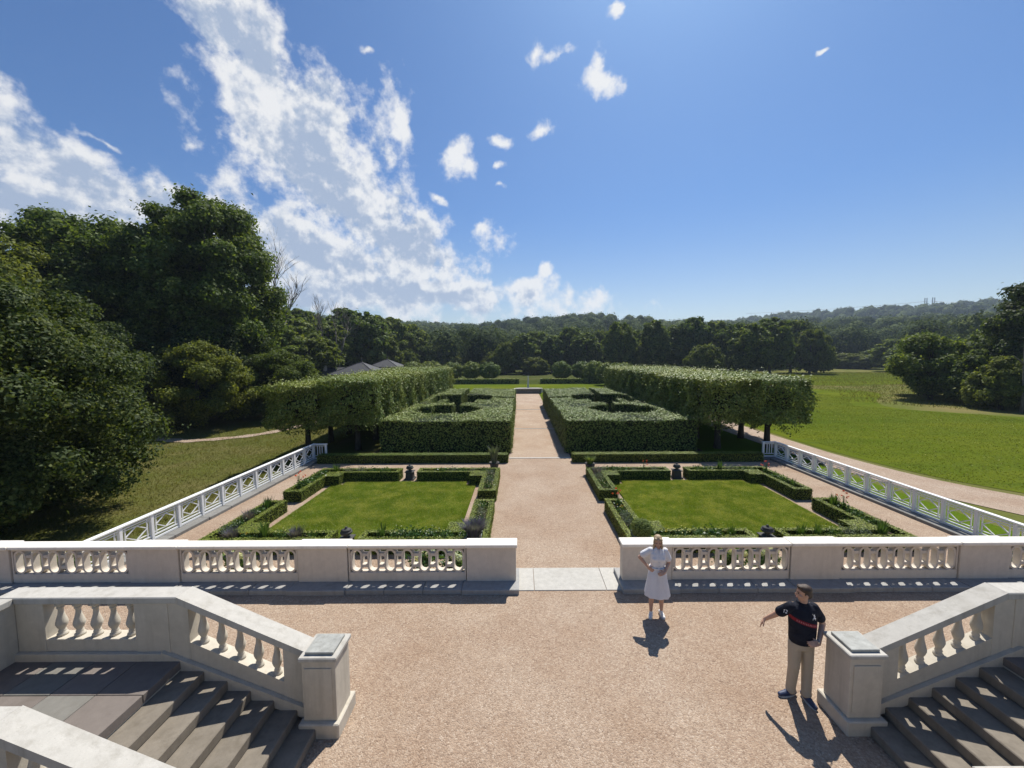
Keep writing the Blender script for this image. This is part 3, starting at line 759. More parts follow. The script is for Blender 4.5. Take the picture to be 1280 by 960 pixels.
# ------------------------------------------------------------------ hedges
def grid_hedge(xs, ys, mask, z0, z1, rng, inset=.03, leaf=.05, dens=500, side_dens=None, mat='leaf_hedge', rough=.02, zvar=None):
    """core mesh + leaf cards for the solid cells of a rectilinear grid"""
    V = []; F = []; T = []; tops = []; sides = []
    nx, ny = len(xs) - 1, len(ys) - 1
    def quad(a, b, c, d): o = len(V); V.extend((a, b, c, d)); F.append((o, o + 1, o + 2, o + 3))
    g = lambda i, j: 0 <= i < nx and 0 <= j < ny and mask[i][j]
    zt = z1 - inset
    for i in range(nx):
        for j in range(ny):
            if not mask[i][j]: continue
            x0, x1, y0, y1 = xs[i], xs[i + 1], ys[j], ys[j + 1]
            ax0 = x0 + (0 if g(i - 1, j) else inset); ax1 = x1 - (0 if g(i + 1, j) else inset)
            ay0 = y0 + (0 if g(i, j - 1) else inset); ay1 = y1 - (0 if g(i, j + 1) else inset)
            quad((ax0, ay0, zt), (ax1, ay0, zt), (ax1, ay1, zt), (ax0, ay1, zt)); tops.append((x0, x1, y0, y1))
            if not g(i - 1, j): quad((ax0, ay1, z0), (ax0, ay0, z0), (ax0, ay0, zt), (ax0, ay1, zt)); sides.append((x0, x0, y0, y1, -1, 0))
            if not g(i + 1, j): quad((ax1, ay0, z0), (ax1, ay1, z0), (ax1, ay1, zt), (ax1, ay0, zt)); sides.append((x1, x1, y0, y1, 1, 0))
            if not g(i, j - 1): quad((ax0, ay0, z0), (ax1, ay0, z0), (ax1, ay0, zt), (ax0, ay0, zt)); sides.append((x0, x1, y0, y0, 0, -1))
            if not g(i, j + 1): quad((ax1, ay1, z0), (ax0, ay1, z0), (ax0, ay1, zt), (ax1, ay1, zt)); sides.append((x0, x1, y1, y1, 0, 1))
    P = []; N = []
    t = np.array(tops); ar = (t[:, 1] - t[:, 0]) * (t[:, 3] - t[:, 2]); n = int(ar.sum() * dens)
    idx = rng.choice(len(t), n, p=ar / ar.sum()); u = rng.uniform(size=(n, 2))
    x = t[idx, 0] + u[:, 0] * (t[idx, 1] - t[idx, 0]); y = t[idx, 2] + u[:, 1] * (t[idx, 3] - t[idx, 2])
    zz = z1 - leaf * .4 + rng.normal(size=n) * rough
    if zvar is not None: zz = zz + zvar(x, y)
    P.append(np.stack([x, y, zz], 1)); N.append(unit(np.array([[0, 0, 1.]]) + rng.normal(size=(n, 3)) * .30))
    s = np.array(sides); L = np.abs(s[:, 1] - s[:, 0]) + np.abs(s[:, 3] - s[:, 2]); n = int(L.sum() * (z1 - z0) * (side_dens or dens))  # fewer side leaves, so the near-black core shows through as shade
    idx = rng.choice(len(s), n, p=L / L.sum()); u = rng.uniform(size=(n, 2)); zz = z0 + u[:, 1] * (z1 - z0)
    nr = s[idx, 4:6]; off = rng.normal(size=n) * rough
    x = s[idx, 0] + u[:, 0] * (s[idx, 1] - s[idx, 0]) + nr[:, 0] * off; y = s[idx, 2] + u[:, 0] * (s[idx, 3] - s[idx, 2]) + nr[:, 1] * off
    if zvar is not None: zz = zz + zvar(x, y) * (zz - z0) / (z1 - z0)
    P.append(np.stack([x, y, zz], 1)); N.append(unit(np.stack([nr[:, 0], nr[:, 1], np.full(n, .10)], 1) + rng.normal(size=(n, 3)) * .33))
    P = np.vstack(P); N = np.vstack(N); st = rng.uniform(size=len(P)) < .05; P[st] += N[st] * rng.exponential(leaf * 1.1, (st.sum(), 1))
    LV, LF = leaf_np(P, N, leaf, rng)
    return np_mesh('core', V, F, 'hedge_core'), np_mesh('foliage', LV, LF, mat)
# bosquets: tall clipped hedge blocks with winding corridors
rng = np.random.default_rng(11)
cs = .2
xs = [1.5 + i * cs for i in range(int(7.2 / cs) + 1)]; ys = [20.8 + j * cs for j in range(int(21 / cs) + 1)]
mask = []
for i in range(len(xs) - 1):
    row = []
    for j in range(len(ys) - 1):
        x = (xs[i] + xs[i + 1]) / 2; y = (ys[j] + ys[j + 1]) / 2; ok = True
        nr_ = abs((x - 5.85) / 2.1) ** 3 + abs((y - 25.5) / 1.95) ** 3 < 1                # room nearer the parterre
        fr_ = abs((x - 5.8) / 2.5) ** 3 + abs((y - 32.2) / 3.35) ** 3 < 1                 # room nearer the fountain
        if nr_ or fr_: ok = False
        if 5.3 < x < 5.85 and 27 < y < 29.5: ok = False                                  # gap in the hedge between them
        if fr_ and 3.2 < x < 4.6 and y < 30.4 and y > 29.3: ok = True                    # short wing hedges inside
        if fr_ and 6.9 < x < 7.5 and y < 31.6: ok = True
        if nr_ and 7.2 < x < 7.7 and y > 26.2: ok = True
        if 5.95 < x < 6.5 and y > 35: ok = False                                         # way out at the back
        if 32.0 < y < 33.3 and x < 4: ok = False                                         # way in from the path
        row.append(ok)
    mask.append(row)
wob = lambda x, y: .05 * np.sin(x * 1.1 + y * .5) + .04 * np.sin(y * .9 - x * .4) + .03 * np.sin(x * 3.1) * np.sin(y * 2.3)
core, fol = grid_hedge(xs, ys, mask, 0, 1.84, rng, .05, .052, 680, 250, 'leaf_hedge', .035, wob)
hb = empty('hedge_block', (0, 0, 0), 0, 'tall clipped hedge block with winding corridors, beside the open lawn', 'hedge')
ob('core', core, hb); ob('foliage', fol, hb)
hb2 = copy_tree(hb); hb2.scale = (-1, 1, 1); hb2['label'] = 'tall clipped hedge block with winding corridors, on the wooded side of the path'
# low hedges closing the parterre
core, fol = grid_hedge([1.62, 11.2], [18.95, 19.42], [[True]], 0, .43, rng, .02, .022, 2200, 900, 'leaf_box', .010)
lh = empty('low_hedge', (0, 0, 0), 0, 'long low box hedge in front of the hedge block on the lawn side', 'hedge')
ob('core', core, lh); ob('foliage', fol, lh)
lh2 = copy_tree(lh); lh2.scale = (-1, 1, 1); lh2['label'] = 'long low box hedge in front of the hedge block on the wooded side'
# parterre: box-edged beds, one quarter per object
PCX, PCY = 5.83, 13.42
xs = [-3.93, -3.76, -3.42, -3.25, -2.70, -.55, -.38]; ys = [.42, .60, 2.22, 2.74, 2.92, 3.18, 3.36]
def solid(x, y):
    inarm = (y > 2.74) or (x < -3.25) or (x < -2.70 and y > 2.22)
    slot = (2.92 < y < 3.18 and -3.76 < x < -.55) or (-3.76 < x < -3.42 and .60 < y < 3.18)
    return inarm and not slot
mask = [[solid((xs[i] + xs[i + 1]) / 2, (ys[j] + ys[j + 1]) / 2) for j in range(6)] for i in range(6)]
core, fol = grid_hedge(xs, ys, mask, 0, .42, rng, .014, .019, 3000, 1350, 'leaf_box', .008)
soil = MB().box(-3.76, -3.42, .6, 3.18, 0, .27).box(-3.42, -.55, 2.92, 3.18, 0, .27).mesh('bed_soil', 'soil')
proto = None
SIDE = {1: 'open lawn', -1: 'wood'}
CORNER = {(1, -1, 1): 'hedge-end path-side', (1, 1, 1): 'hedge-end fence-side', (1, -1, -1): 'balustrade-end path-side', (1, 1, -1): 'balustrade-end fence-side'}
for sd in (1, -1):
    for qx in (-1, 1):
        for qy in (1, -1):
            lab = 'box-edged flower bed, %s corner, parterre nearer the %s' % (CORNER[(1, qx * sd, qy)], SIDE[sd])
            if proto is None:
                proto = empty('box_hedge_bed', (0, 0, 0)); ob('core', core, proto); ob('foliage', fol, proto); ob('bed_soil', soil, proto); o = proto
            else: o = copy_tree(proto)
            o.location = (sd * PCX, PCY, 0); o.scale = (-qx * sd, qy, 1)      # quarter is built for the -x,+y corner
            tag(o, lab, 'hedge bed')
# lawns of the parterre
def lawn_poly():
    a, b, c = 2.98, 2.62, .42
    return [(-a + c, -b), (a - c, -b), (a - c, -b + c), (a, -b + c), (a, b - c), (a - c, b - c), (a - c, b), (-a + c, b), (-a + c, b - c), (-a, b - c), (-a, -b + c), (-a + c, -b + c)]
LP = lawn_poly()
def grass_mesh(n, inside, bounds, h, w, mat, rng, zf=None, lean=.5):
    x = rng.uniform(bounds[0], bounds[1], n); y = rng.uniform(bounds[2], bounds[3], n); m = inside(x, y); x, y = x[m], y[m]; n = len(x)
    z = np.zeros(n) if zf is None else zf(x, y)
    pn = .6 + .5 * np.sin(x * 2.1 + np.sin(y * 1.3) * 2) * np.sin(y * 1.7 + np.sin(x * .9) * 2)
    hh = h * rng.uniform(.5, 1.3, n) * (.75 + .35 * pn); a = rng.uniform(0, 2 * np.pi, n); ww = w * rng.uniform(.7, 1.3, n)
    dx, dy = np.cos(a) * ww, np.sin(a) * ww; lx, ly = rng.normal(size=n) * hh * lean, rng.normal(size=n) * hh * lean
    V = np.stack([np.stack([x - dx, y - dy, z], 1), np.stack([x + dx, y + dy, z], 1), np.stack([x + lx, y + ly, z + hh], 1)], 1).reshape(-1, 3)
    return np_mesh('grass', V, np.arange(3 * n).reshape(-1, 3), mat)
LAWN_ME = MB().prism_z(LP, -.02, .05).mesh('parterre_lawn', 'lawn_grass')
GR = grass_mesh(120000, lambda x, y: (np.abs(x) < 2.97) & (np.abs(y) < 2.61) & ~((np.abs(x) > 2.56) & (np.abs(y) > 2.2)), (-2.97, 2.97, -2.61, 2.61), .045, .006, 'grass_blade', np.random.default_rng(5), lambda x, y: np.full(len(x), .045), .7)
for sd in (1, -1):
    o = tag(ob('parterre_lawn', LAWN_ME, None, (sd * PCX, PCY, 0)), kind='structure')
    o2 = tag(ob('grass', GR, None, (sd * PCX, PCY, 0)), 'short mown grass covering the parterre lawn nearer the ' + SIDE[sd], 'grass', None, 'stuff')
    if sd < 0: o2.rotation_euler = (0, 0, math.pi)
gb = grass_mesh(90000, lambda x, y: (y < 34 - (x + 13) * .1), (-32, -12.6, 9, 34), .10, .012, 'dry_blade', np.random.default_rng(6), lambda x, y: height(x, y) - .005, .8)
tag(ob('bank_grass', gb), 'dry tufted grass on the bank below the trees', 'grass', None, 'stuff')
def in_field(x, y): return (x > 17 + np.maximum(0, 16 - y) * 1.4) & (y < 57) & ~((y > 34) & (x > 34 + np.abs(y - 40) * .7)) & ~((y > 30) & (x > 40))
gf = grass_mesh(170000, in_field, (17, 58, 9, 57), .035, .026, 'field_blade', np.random.default_rng(12), lambda x, y: np.full(len(x), -.016), .9)
tag(ob('field_grass', gf), 'mown grass covering the wide lawn beside the gravel side path', 'grass', None, 'stuff')
def in_meadow(x, y): return (y > 30) & ((y > 62) | (x > 36 + np.abs(y - 44) * .8) | (x > 44))
gm = grass_mesh(90000, in_meadow, (20, 120, 28, 115), .26, .03, 'dry_blade', np.random.default_rng(8), lambda x, y: height(x, y) - .01, .5)
tag(ob('meadow_grass', gm), 'tall dry meadow grass between the mown lawn and the trees', 'grass', None, 'stuff')
# kerbs and steps across the garden path
for y, w, lab in ((19.80, .14, 'pale stone edging across the path between the low hedges'), (28.0, .12, 'thin stone step across the path between the hedge blocks'), (38.2, .12, 'thin stone step across the path near the fountain')):
    o = MB().box(-1.60, 1.62, y, y + w, -.05, .022, .008).build('path_edging', 'threshold_stone'); tag(o, lab, 'edging')

# ------------------------------------------------------------------ pleached lindens
def linden(seed, rot=0):
    rng = np.random.default_rng(seed)
    cl = []
    for _ in range(120):
        x, y, z = rng.uniform(-1.6, 1.6), rng.uniform(-1.25, 1.25), rng.uniform(1.55, 3.8)
        f = rng.integers(0, 6)
        if f == 0: x = -1.6
        elif f == 1: x = 1.6
        elif f in (2, 5): z = 3.86
        elif f == 3: y = rng.choice([-1.25, 1.25])
        else: z = 1.45 + abs(rng.normal()) * .15
        cl.append((x * .8, y, 1.6 + z * .55, rng.uniform(.28, .42)))
    t = empty('pleached_linden', (0, 0, 0))
    mb = MB(); limb_trunk(mb, 3.2, .17, cl, rng, 9); mb.build('trunk', 'bark', t)
    n = 17000; hx, hy, z0, z1 = 1.52, 1.42, 1.68, 3.98
    ar = np.array([4 * hx * hy * 1.6, 4 * hx * hy * .5, 2 * hy * (z1 - z0), 2 * hy * (z1 - z0), 2 * hx * (z1 - z0), 2 * hx * (z1 - z0)])
    f = rng.choice(6, n, p=ar / ar.sum()); u = rng.uniform(-1, 1, (n, 3))
    P = u * np.array([hx, hy, (z1 - z0) / 2]); D = np.zeros((n, 3))
    for q, (ax_, sg) in enumerate(((2, 1), (2, -1), (0, 1), (0, -1), (1, 1), (1, -1))):
        m_ = f == q; P[m_, ax_] = sg * (hx, hy, (z1 - z0) / 2)[ax_]; D[m_, ax_] = sg
    ph = rng.uniform(0, 6.28, 6)
    bump = .10 * np.sin(P[:, 0] * 3.1 + ph[0]) * np.sin(P[:, 1] * 2.9 + ph[1]) + .12 * np.sin(P[:, 2] * 3.7 + ph[2] + P[:, 0] * 1.3) * np.sin(P[:, 1] * 3.3 + ph[3])
    amt = np.where(D[:, 2] > .5, .35, np.where(D[:, 2] < -.5, 3.4, 1.5))
    P += D * (bump * amt + rng.normal(size=n) * .06)[:, None] - D * (rng.uniform(size=n) < .3)[:, None] * rng.uniform(0, .35, (n, 1))
    P[:, 2] += (z0 + z1) / 2 + np.where((D[:, 2] > .5) & (rng.uniform(size=n) < .22), rng.exponential(.07, n), 0)
    sh = rng.uniform(size=n) < .10; P[sh] += D[sh] * rng.exponential(.10, (sh.sum(), 1))
    N = unit(D + np.array([0, 0, .25]) + rng.normal(size=(n, 3)) * np.where(D[:, 2:] > .5, .38, .5))
    V, F = leaf_np(P, N, .066, rng)
    MB().ball((0, 0, 2.9), (1.2, 1.2, .8), 2, False).build('light_block', 'light_block_dark', t)  # solid dark ball added so light doesn't pass through the crown
    ob('crown', np_mesh('crown', V, F, 'leaf_linden'), t); return t
LIN = [linden(s) for s in (21, 22, 23)]
rr = random.Random(5)
ORD = ['first', 'second', 'third', 'fourth', 'fifth', 'sixth', 'seventh', 'eighth', 'ninth']
for sd in (1, -1):
    for ri, x in enumerate((10.4, 13.3)):
        for i in range(9):
            y = 22.0 + i * 2.68
            o = place(rr.choice(LIN), (sd * x, y + rr.uniform(-.06, .06), float(height(sd * x, y)) if sd < 0 and x > 12 else -.03), rr.choice((0, math.pi)), (rr.uniform(.98, 1.05), rr.uniform(1, 1.06), rr.uniform(.985, 1.01)))
            tag(o, ORD[i] + ' flat-clipped linden from the white fence, ' + {(1, 0): 'row against the lawn-side hedge block', (1, 1): 'row along the gravel side path', (-1, 0): 'row against the wood-side hedge block', (-1, 1): 'row along the wooded bank'}[(sd, ri)], 'tree', 'clipped linden rows')

# ------------------------------------------------------------------ clipped globe trees round the far end
def globe(seed):
    rng = np.random.default_rng(seed); cl = []
    for _ in range(60):
        d = rng.normal(size=3); d /= np.linalg.norm(d); cl.append((d[0] * 1.45, d[1] * 1.45, 2.15 + d[2] * 1.25, .55))
    t = empty('globe_tree', (0, 0, 0)); mb = MB(); limb_trunk(mb, 2.2, .14, cl, rng, 5); mb.build('trunk', 'bark', t)
    V, F = crown_np(cl, 5200, .14, rng, .1, .1, .5); ob('crown', np_mesh('crown', V, F, 'leaf_globe'), t); return t
GL = [globe(31), globe(32)]
for i, (x, y, s) in enumerate(((-15.0, 80, 1), (-11.2, 80.5, 1), (-7.3, 80, 1), (7.7, 80, 1), (11.9, 80, 1.0), (13.6, 76, 1.02), (15.1, 70, 1.0), (16.3, 64, .98), (-20.5, 84, 1.05), (-25, 86, 1.0))):
    o = place(GL[i % 2], (x, y, -.03), i * 1.3, (s * 1.16, s * 1.16, s * 1.12))
    k_ = {-7.3: (0, 'wooded'), -11.2: (1, 'wooded'), -15.0: (2, 'wooded'), -20.5: (3, 'wooded'), -25: (4, 'wooded'), 7.7: (0, 'lawn'), 11.9: (1, 'lawn'), 13.6: (2, 'lawn'), 15.1: (3, 'lawn'), 16.3: (4, 'lawn')}[x]
    tag(o, '%s clipped globe tree from the fountain jet, on the %s side' % (ORD[k_[0]], k_[1]), 'tree', 'clipped globe trees')
core, fol = grid_hedge([-26, -1.2], [74, 75.2], [[True]], 0, .95, rng, .05, .12, 90, 90, 'leaf_globe', .04)
o = empty('far_hedge', (0, 0, 0), 0, 'low dark hedge in front of the globe trees, wooded side', 'hedge'); ob('core', core, o); ob('foliage', fol, o)
core, fol = grid_hedge([3.0, 18], [74, 75.2], [[True]], 0, .95, rng, .05, .12, 90, 90, 'leaf_globe', .04)
o = empty('far_hedge', (0, 0, 0), 0, 'low dark hedge in front of the globe trees, lawn side', 'hedge'); ob('core', core, o); ob('foliage', fol, o)

# ------------------------------------------------------------------ fountain
ft = empty('fountain', (.2, 57, 0), 0, 'small round fountain with a thin water jet at the end of the path', 'fountain')
mb = MB(); n = 32; V = []; F = []
for r, z in ((2.2, 0), (2.2, .5), (1.9, .5), (1.9, .2)):
    V += [(r * math.cos(2 * math.pi * i / n), r * math.sin(2 * math.pi * i / n), z) for i in range(n)]
for j in range(3): F += [(j * n + i, j * n + (i + 1) % n, (j + 1) * n + (i + 1) % n, (j + 1) * n + i) for i in range(n)]
mb.add(V, F).build('basin', 'threshold_stone', ft)
MB().lathe([(1.9, .38), (1.9, .40)], n=32, smooth=False).build('water_surface', 'water', ft)
MB().lathe([(.10, .4), (.14, .55), (.12, 1.1), (.10, 1.7), (.05, 2.3), (.02, 2.45)], n=8).build('jet', 'jet_water', ft)
fw = empty('rubble_wall', (.25, 54.9, 0), 0, 'low rubble stone wall with a pale ledge ending the path', 'wall')
r = random.Random(9)
for row in range(3):
    x = -1.75
    while x < 1.75:
        w = r.uniform(.28, .6); MB().box(x, min(x + w, 1.8) - .015, -.2 + r.uniform(-.03, .03), .25, row * .2, row * .2 + .19, .03).build('stone', 'rubble', fw); x += w
MB().box(-1.95, 1.95, -.32, .4, .60, .74, .02).build('ledge', 'threshold_stone', fw)

# ------------------------------------------------------------------ pedestals with urns, planters
def pedestal(label, x, y):
    t = empty('urn_pedestal', (x, y, 0), 0, label, 'urn'); t.scale = (.85, .85, .60)
    MB().box(-.25, .25, -.25, .25, 0, .10, .012).build('base', 'dark_stone', t)
    m = MB(); V = [(-.19, -.19, .1), (.19, -.19, .1), (.19, .19, .1), (-.19, .19, .1), (-.17, -.17, .55), (.17, -.17, .55), (.17, .17, .55), (-.17, .17, .55)]
    m.add(V, [(0, 1, 5, 4), (1, 2, 6, 5), (2, 3, 7, 6), (3, 0, 4, 7), (4, 5, 6, 7)]).build('shaft', 'dark_stone', t)
    MB().box(-.22, .22, -.22, .22, .55, .61, .012).build('cornice', 'dark_stone', t)
    MB().lathe([(.12, .61), (.13, .63), (.06, .66), (.05, .70), (.12, .74), (.18, .80), (.195, .86), (.17, .91), (.10, .935), (.15, .95), (.16, .965), (.09, 1.0), (.05, 1.03), (.03, 1.06), (.045, 1.085), (.02, 1.11)], n=16).build('urn', 'dark_stone', t)
for sd in (1, -1):
    pedestal('dark stone urn on a pedestal beside the low hedge, parterre nearer the ' + SIDE[sd], sd * PCX, 16.5)
    pedestal('dark stone urn on a pedestal just behind the balustrade, parterre nearer the ' + SIDE[sd], sd * PCX, 10.33)
def leaf_ball(n, r, leaf, seed, mat, flat=1.0, shell=(.8, 1.05)):
    rng = np.random.default_rng(seed); D = rand_dirs(n, rng); P = D * r * rng.uniform(*shell, (n, 1)) * np.array([1, 1, flat])
    V, F = leaf_np(P, unit(D + rng.normal(size=(n, 3)) * .5), leaf, rng); return np_mesh('foliage', V, F, mat)
def spike_np(n, h, spread, w, rng, base=.05):
    a = rng.uniform(0, 2 * np.pi, n); s = rng.uniform(.1, 1, n) * spread; H = h * rng.uniform(.6, 1.15, n)
    bx, by = np.cos(a) * base * rng.uniform(0, 1, n), np.sin(a) * base * rng.uniform(0, 1, n)
    tx, ty = bx + np.cos(a) * s * H, by + np.sin(a) * s * H; px, py = -np.sin(a) * w, np.cos(a) * w
    mx, my, mz = bx + (tx - bx) * .35, by + (ty - by) * .35, H * .6
    V = np.stack([np.stack([bx - px * .6, by - py * .6, 0 * a], 1), np.stack([bx + px * .6, by + py * .6, 0 * a], 1), np.stack([mx + px, my + py, mz], 1), np.stack([mx - px, my - py, mz], 1),
                  np.stack([tx + px * .1, ty + py * .1, H], 1), np.stack([tx - px * .1, ty - py * .1, H], 1)], 1).reshape(-1, 3)
    o = np.arange(n)[:, None] * 6
    F = np.vstack([o + np.array([[0, 1, 2, 3]]), o + np.array([[3, 2, 4, 5]])]); return V, F
def planter_box(label, x, y, kind):
    t = empty('planter_box', (x, y, 0), 0, label, 'planter')
    for sx, sy in ((-1, -1), (1, -1), (-1, 1), (1, 1)): MB().box(sx * .2 - .025, sx * .2 + .025, sy * .2 - .025, sy * .2 + .025, 0, .52, .004).build('corner_post', 'planter_wood', t)
    for q in range(4):
        m = MB()
        for z in (.06, .20, .34): m.box(-.174, .174, -.212, -.188, z, z + .13, .004)
        o = m.build('side_boards', 'planter_wood', t); o.rotation_euler = (0, 0, q * math.pi / 2)
    MB().box(-.186, .186, -.186, .186, .05, .44).build('soil', 'soil', t)
    if kind == 'lavender':
        V, F = spike_np(900, .42, .95, .008, np.random.default_rng(4), .14); o = ob('lavender', np_mesh('foliage', V, F, 'leaf_lilac'), t, (0, 0, .42))
    else: ob('box_ball', leaf_ball(4200, .27, .02, 3, 'leaf_globe'), t, (0, 0, .66)); MB().ball((0, 0, .66), .22, 2).build('ball_core', 'hedge_core', t)
planter_box('grey-green planter box holding a grey lavender bush, behind the balustrade', -2.28, 10.15, 'lavender')
planter_box('grey-green planter box holding a clipped box ball, behind the balustrade', 2.28, 10.15, 'ball')
def vase(label, x, y, kind):
    t = empty('garden_vase', (x, y, 0), 0, label, 'vase')
    MB().lathe([(.17, 0), (.18, .05), (.13, .09), (.16, .2), (.2, .38), (.22, .46), (.235, .47), (.235, .50), (.2, .50), (.18, .46)], n=18).build('pot', 'dark_stone', t)
    if kind == 'spiky': V, F = spike_np(150, .75, .42, .022, np.random.default_rng(2), .12); mt = 'leaf_grey'
    else: V, F = spike_np(160, .34, .8, .03, np.random.default_rng(3), .12); mt = 'leaf_globe'
    ob('plant', np_mesh('foliage', V, F, mt), t, (0, 0, .44))
vase('dark garden vase with tall grey spiky leaves at the parterre corner by the path', -2.2, 17.35, 'spiky')
vase('dark garden vase with a low dark plant at the parterre corner by the path', 2.15, 17.1, 'low')

# ------------------------------------------------------------------ bedding plants
def plant_clump(seed, n, r, h, leaf, mat):
    rng = np.random.default_rng(seed); P = rng.normal(size=(n, 3)) * np.array([r * .5, r * .5, h * .28]) + np.array([0, 0, h * .45]); P[:, 2] = np.abs(P[:, 2])
    V, F = leaf_np(P, unit(rand_dirs(n, rng) + np.array([0, 0, .6])), leaf, rng); return np_mesh('foliage', V, F, mat)
def flowers(seed, n, r, h, s, mat, petals=7):
    rng = np.random.default_rng(seed); Vs = []; Fs = []; o = 0
    for i in range(n):
        c = np.array([rng.normal() * r * .5, rng.normal() * r * .5, h * rng.uniform(.75, 1.1)])
        D = unit(rng.normal(size=(petals, 3)) + np.array([0, 0, .5])); V, F = leaf_np(c + D * s * .6, unit(D + rng.normal(size=D.shape) * .4), s * .7, rng, .7); Vs.append(V); Fs.append(F + o); o += len(V)
    return np_mesh('blossoms', np.vstack(Vs), np.vstack(Fs), mat)
def stems(seed, n, r, h):
    rng = np.random.default_rng(seed); m = MB()
    for i in range(n): x, y = rng.normal() * r * .4, rng.normal() * r * .4; m.tube([(x * .3, y * .3, 0), (x, y, h)], [.006, .004], 5)
    return m.mesh('stems', 'leaf_plant')
PL = {
 'leafy': [('foliage', plant_clump(41, 260, .22, .26, .045, 'leaf_plant'))],
 'grey': [('foliage', plant_clump(42, 420, .2, .3, .022, 'leaf_grey'))],
 'iris': [('foliage', np_mesh('foliage', *spike_np(60, .42, .35, .014, np.random.default_rng(43), .12), 'leaf_plant'))],
 'lily': [('stems', stems(44, 6, .12, .5)), ('foliage', plant_clump(45, 120, .12, .3, .04, 'leaf_plant')), ('blossoms', flowers(44, 6, .14, .56, .036, 'petal_red', 6))],
 'white': [('foliage', plant_clump(46, 260, .2, .26, .03, 'leaf_plant')), ('blossoms', flowers(46, 9, .2, .30, .018, 'petal_white', 5))],
 'yellow': [('foliage', plant_clump(47, 220, .2, .22, .03, 'leaf_plant')), ('blossoms', flowers(47, 6, .2, .27, .018, 'petal_yellow', 5))],
 'lilac': [('foliage', np_mesh('foliage', *spike_np(260, .34, .7, .007, np.random.default_rng(48), .12), 'leaf_lilac'))],
}
PNAME = {'leafy': ('leafy_plant', 'low bright green leafy plant'), 'grey': ('silver_plant', 'small silvery grey bushy plant'), 'iris': ('iris_plant', 'clump of upright sword-shaped green leaves'),
         'lily': ('lily', 'tall lily with red blossoms'), 'white': ('white_flower', 'low plant with small white flowers'), 'yellow': ('yellow_flower', 'low plant with yellow flowers'), 'lilac': ('lavender', 'grey-violet lavender clump')}
PROT = {}
def plant(kind, x, y, z, s, where, group):
    if kind not in PROT:
        t = empty(PNAME[kind][0], (0, 0, 0)); [ob(n_, me, t) for n_, me in PL[kind]]; PROT[kind] = t
    o = place(PROT[kind], (x, y, z), rr.uniform(0, 6.28), s)
    tag(o, '%s, %s' % (PNAME[kind][1], where), 'plant', group)
BEDS = {  # per (side, qx, qy): kinds along the X arm (from the gap outwards) and along the Y arm (from the gap outwards)
 (-1, 1, 1): (['yellow', 'leafy', 'grey', 'leafy', 'grey', 'leafy'], ['white', 'grey', 'white', 'grey']),
 (-1, -1, 1): (['leafy', 'leafy', 'grey', 'grey', 'iris'], ['lily', 'leafy', 'leafy', 'leafy']),
 (-1, 1, -1): (['iris', 'white', 'leafy', 'white', 'leafy', 'white'], ['white', 'grey', 'white', 'lilac']),
 (-1, -1, -1): (['white', 'lilac', 'white', 'iris', 'yellow', 'lilac'], ['iris', 'leafy', 'lilac', 'white', 'grey']),
 (1, -1, 1): (['grey', 'lily', 'grey', 'leafy', 'leafy', 'grey'], ['white', 'white', 'grey', 'lilac']),
 (1, 1, 1): (['leafy', 'leafy', 'iris', 'grey', 'leafy', 'leafy'], ['iris', 'white', 'leafy', 'lily']),
 (1, -1, -1): (['iris', 'leafy', 'leafy', 'white', 'yellow', 'leafy'], ['lily', 'yellow', 'grey', 'grey', 'white']),
 (1, 1, -1): (['iris', 'iris', 'white', 'grey', 'grey', 'iris'], ['iris', 'lily', 'leafy', 'leafy', 'iris']),
}
for (sd, qx, qy), (ax, ay) in BEDS.items():
    cn = CORNER[(1, qx * sd, qy)]
    where = '%s bed, parterre by the %s' % (cn, SIDE[sd])
    for i, k_ in enumerate(ax):
        x = .75 + (3.45 - .75) * (i + .5) / len(ax)
        plant(k_, sd * PCX + qx * x, PCY + qy * (3.05 + rr.uniform(-.03, .03)), .25, rr.uniform(.8, 1.2), where, 'bedding plants')
    for i, k_ in enumerate(ay):
        y = .7 + (2.9 - .7) * (i + .5) / len(ay)
        plant(k_, sd * PCX + qx * (3.59 + rr.uniform(-.03, .03)), PCY + qy * y, .25, rr.uniform(.8, 1.2), where, 'bedding plants')
# hydrangeas behind the balustrade
def hydrangea():
    rng = np.random.default_rng(51); t = empty('hydrangea', (0, 0, 0))
    ob('foliage', plant_clump(52, 420, .42, .55, .06, 'leaf_plant'), t)
    MB().tube([(0, 0, 0), (.02, .02, .3)], [.02, .012], 6).build('stem', 'bark', t)
    for i in range(9):
        a = rng.uniform(0, 6.28); r_ = rng.uniform(.05, .3); ob('flower_head', HEAD, t, (r_ * math.cos(a), r_ * math.sin(a), rng.uniform(.38, .66)))
    return t
HEAD = leaf_ball(190, .085, .022, 53, 'petal_white', .85); HEAD.name = 'flower_head'
HY = hydrangea()
for x, y, s, lab in ((-3.45, 9.35, .9, 'white hydrangea bush half hidden behind the balustrade, wooded side, second from the gap'), (-2.6, 9.3, 1.0, 'white hydrangea bush behind the balustrade next to the end pier, wooded side'),
                     (-8.15, 9.35, .95, 'white hydrangea bush behind the second openwork panel, wooded side'), (-12.3, 9.3, .9, 'white hydrangea bush behind the balustrade near the white fence, wooded side'), (4.35, 9.35, .95, 'white hydrangea bush behind the balustrade, lawn side, nearer the woman'), (5.1, 9.3, 1.0, 'white hydrangea bush behind the balustrade, lawn side, beside the second pier'),
                     (10.9, 9.4, .9, 'white hydrangea bush behind the balustrade near the fence, lawn side')):
    place(HY, (x, y, 0), x, s); o = None
    t_ = HY if x == -3.45 else C.objects[-1]
hyd = [o for o in C.objects if o.name.split('.')[0] == 'hydrangea']
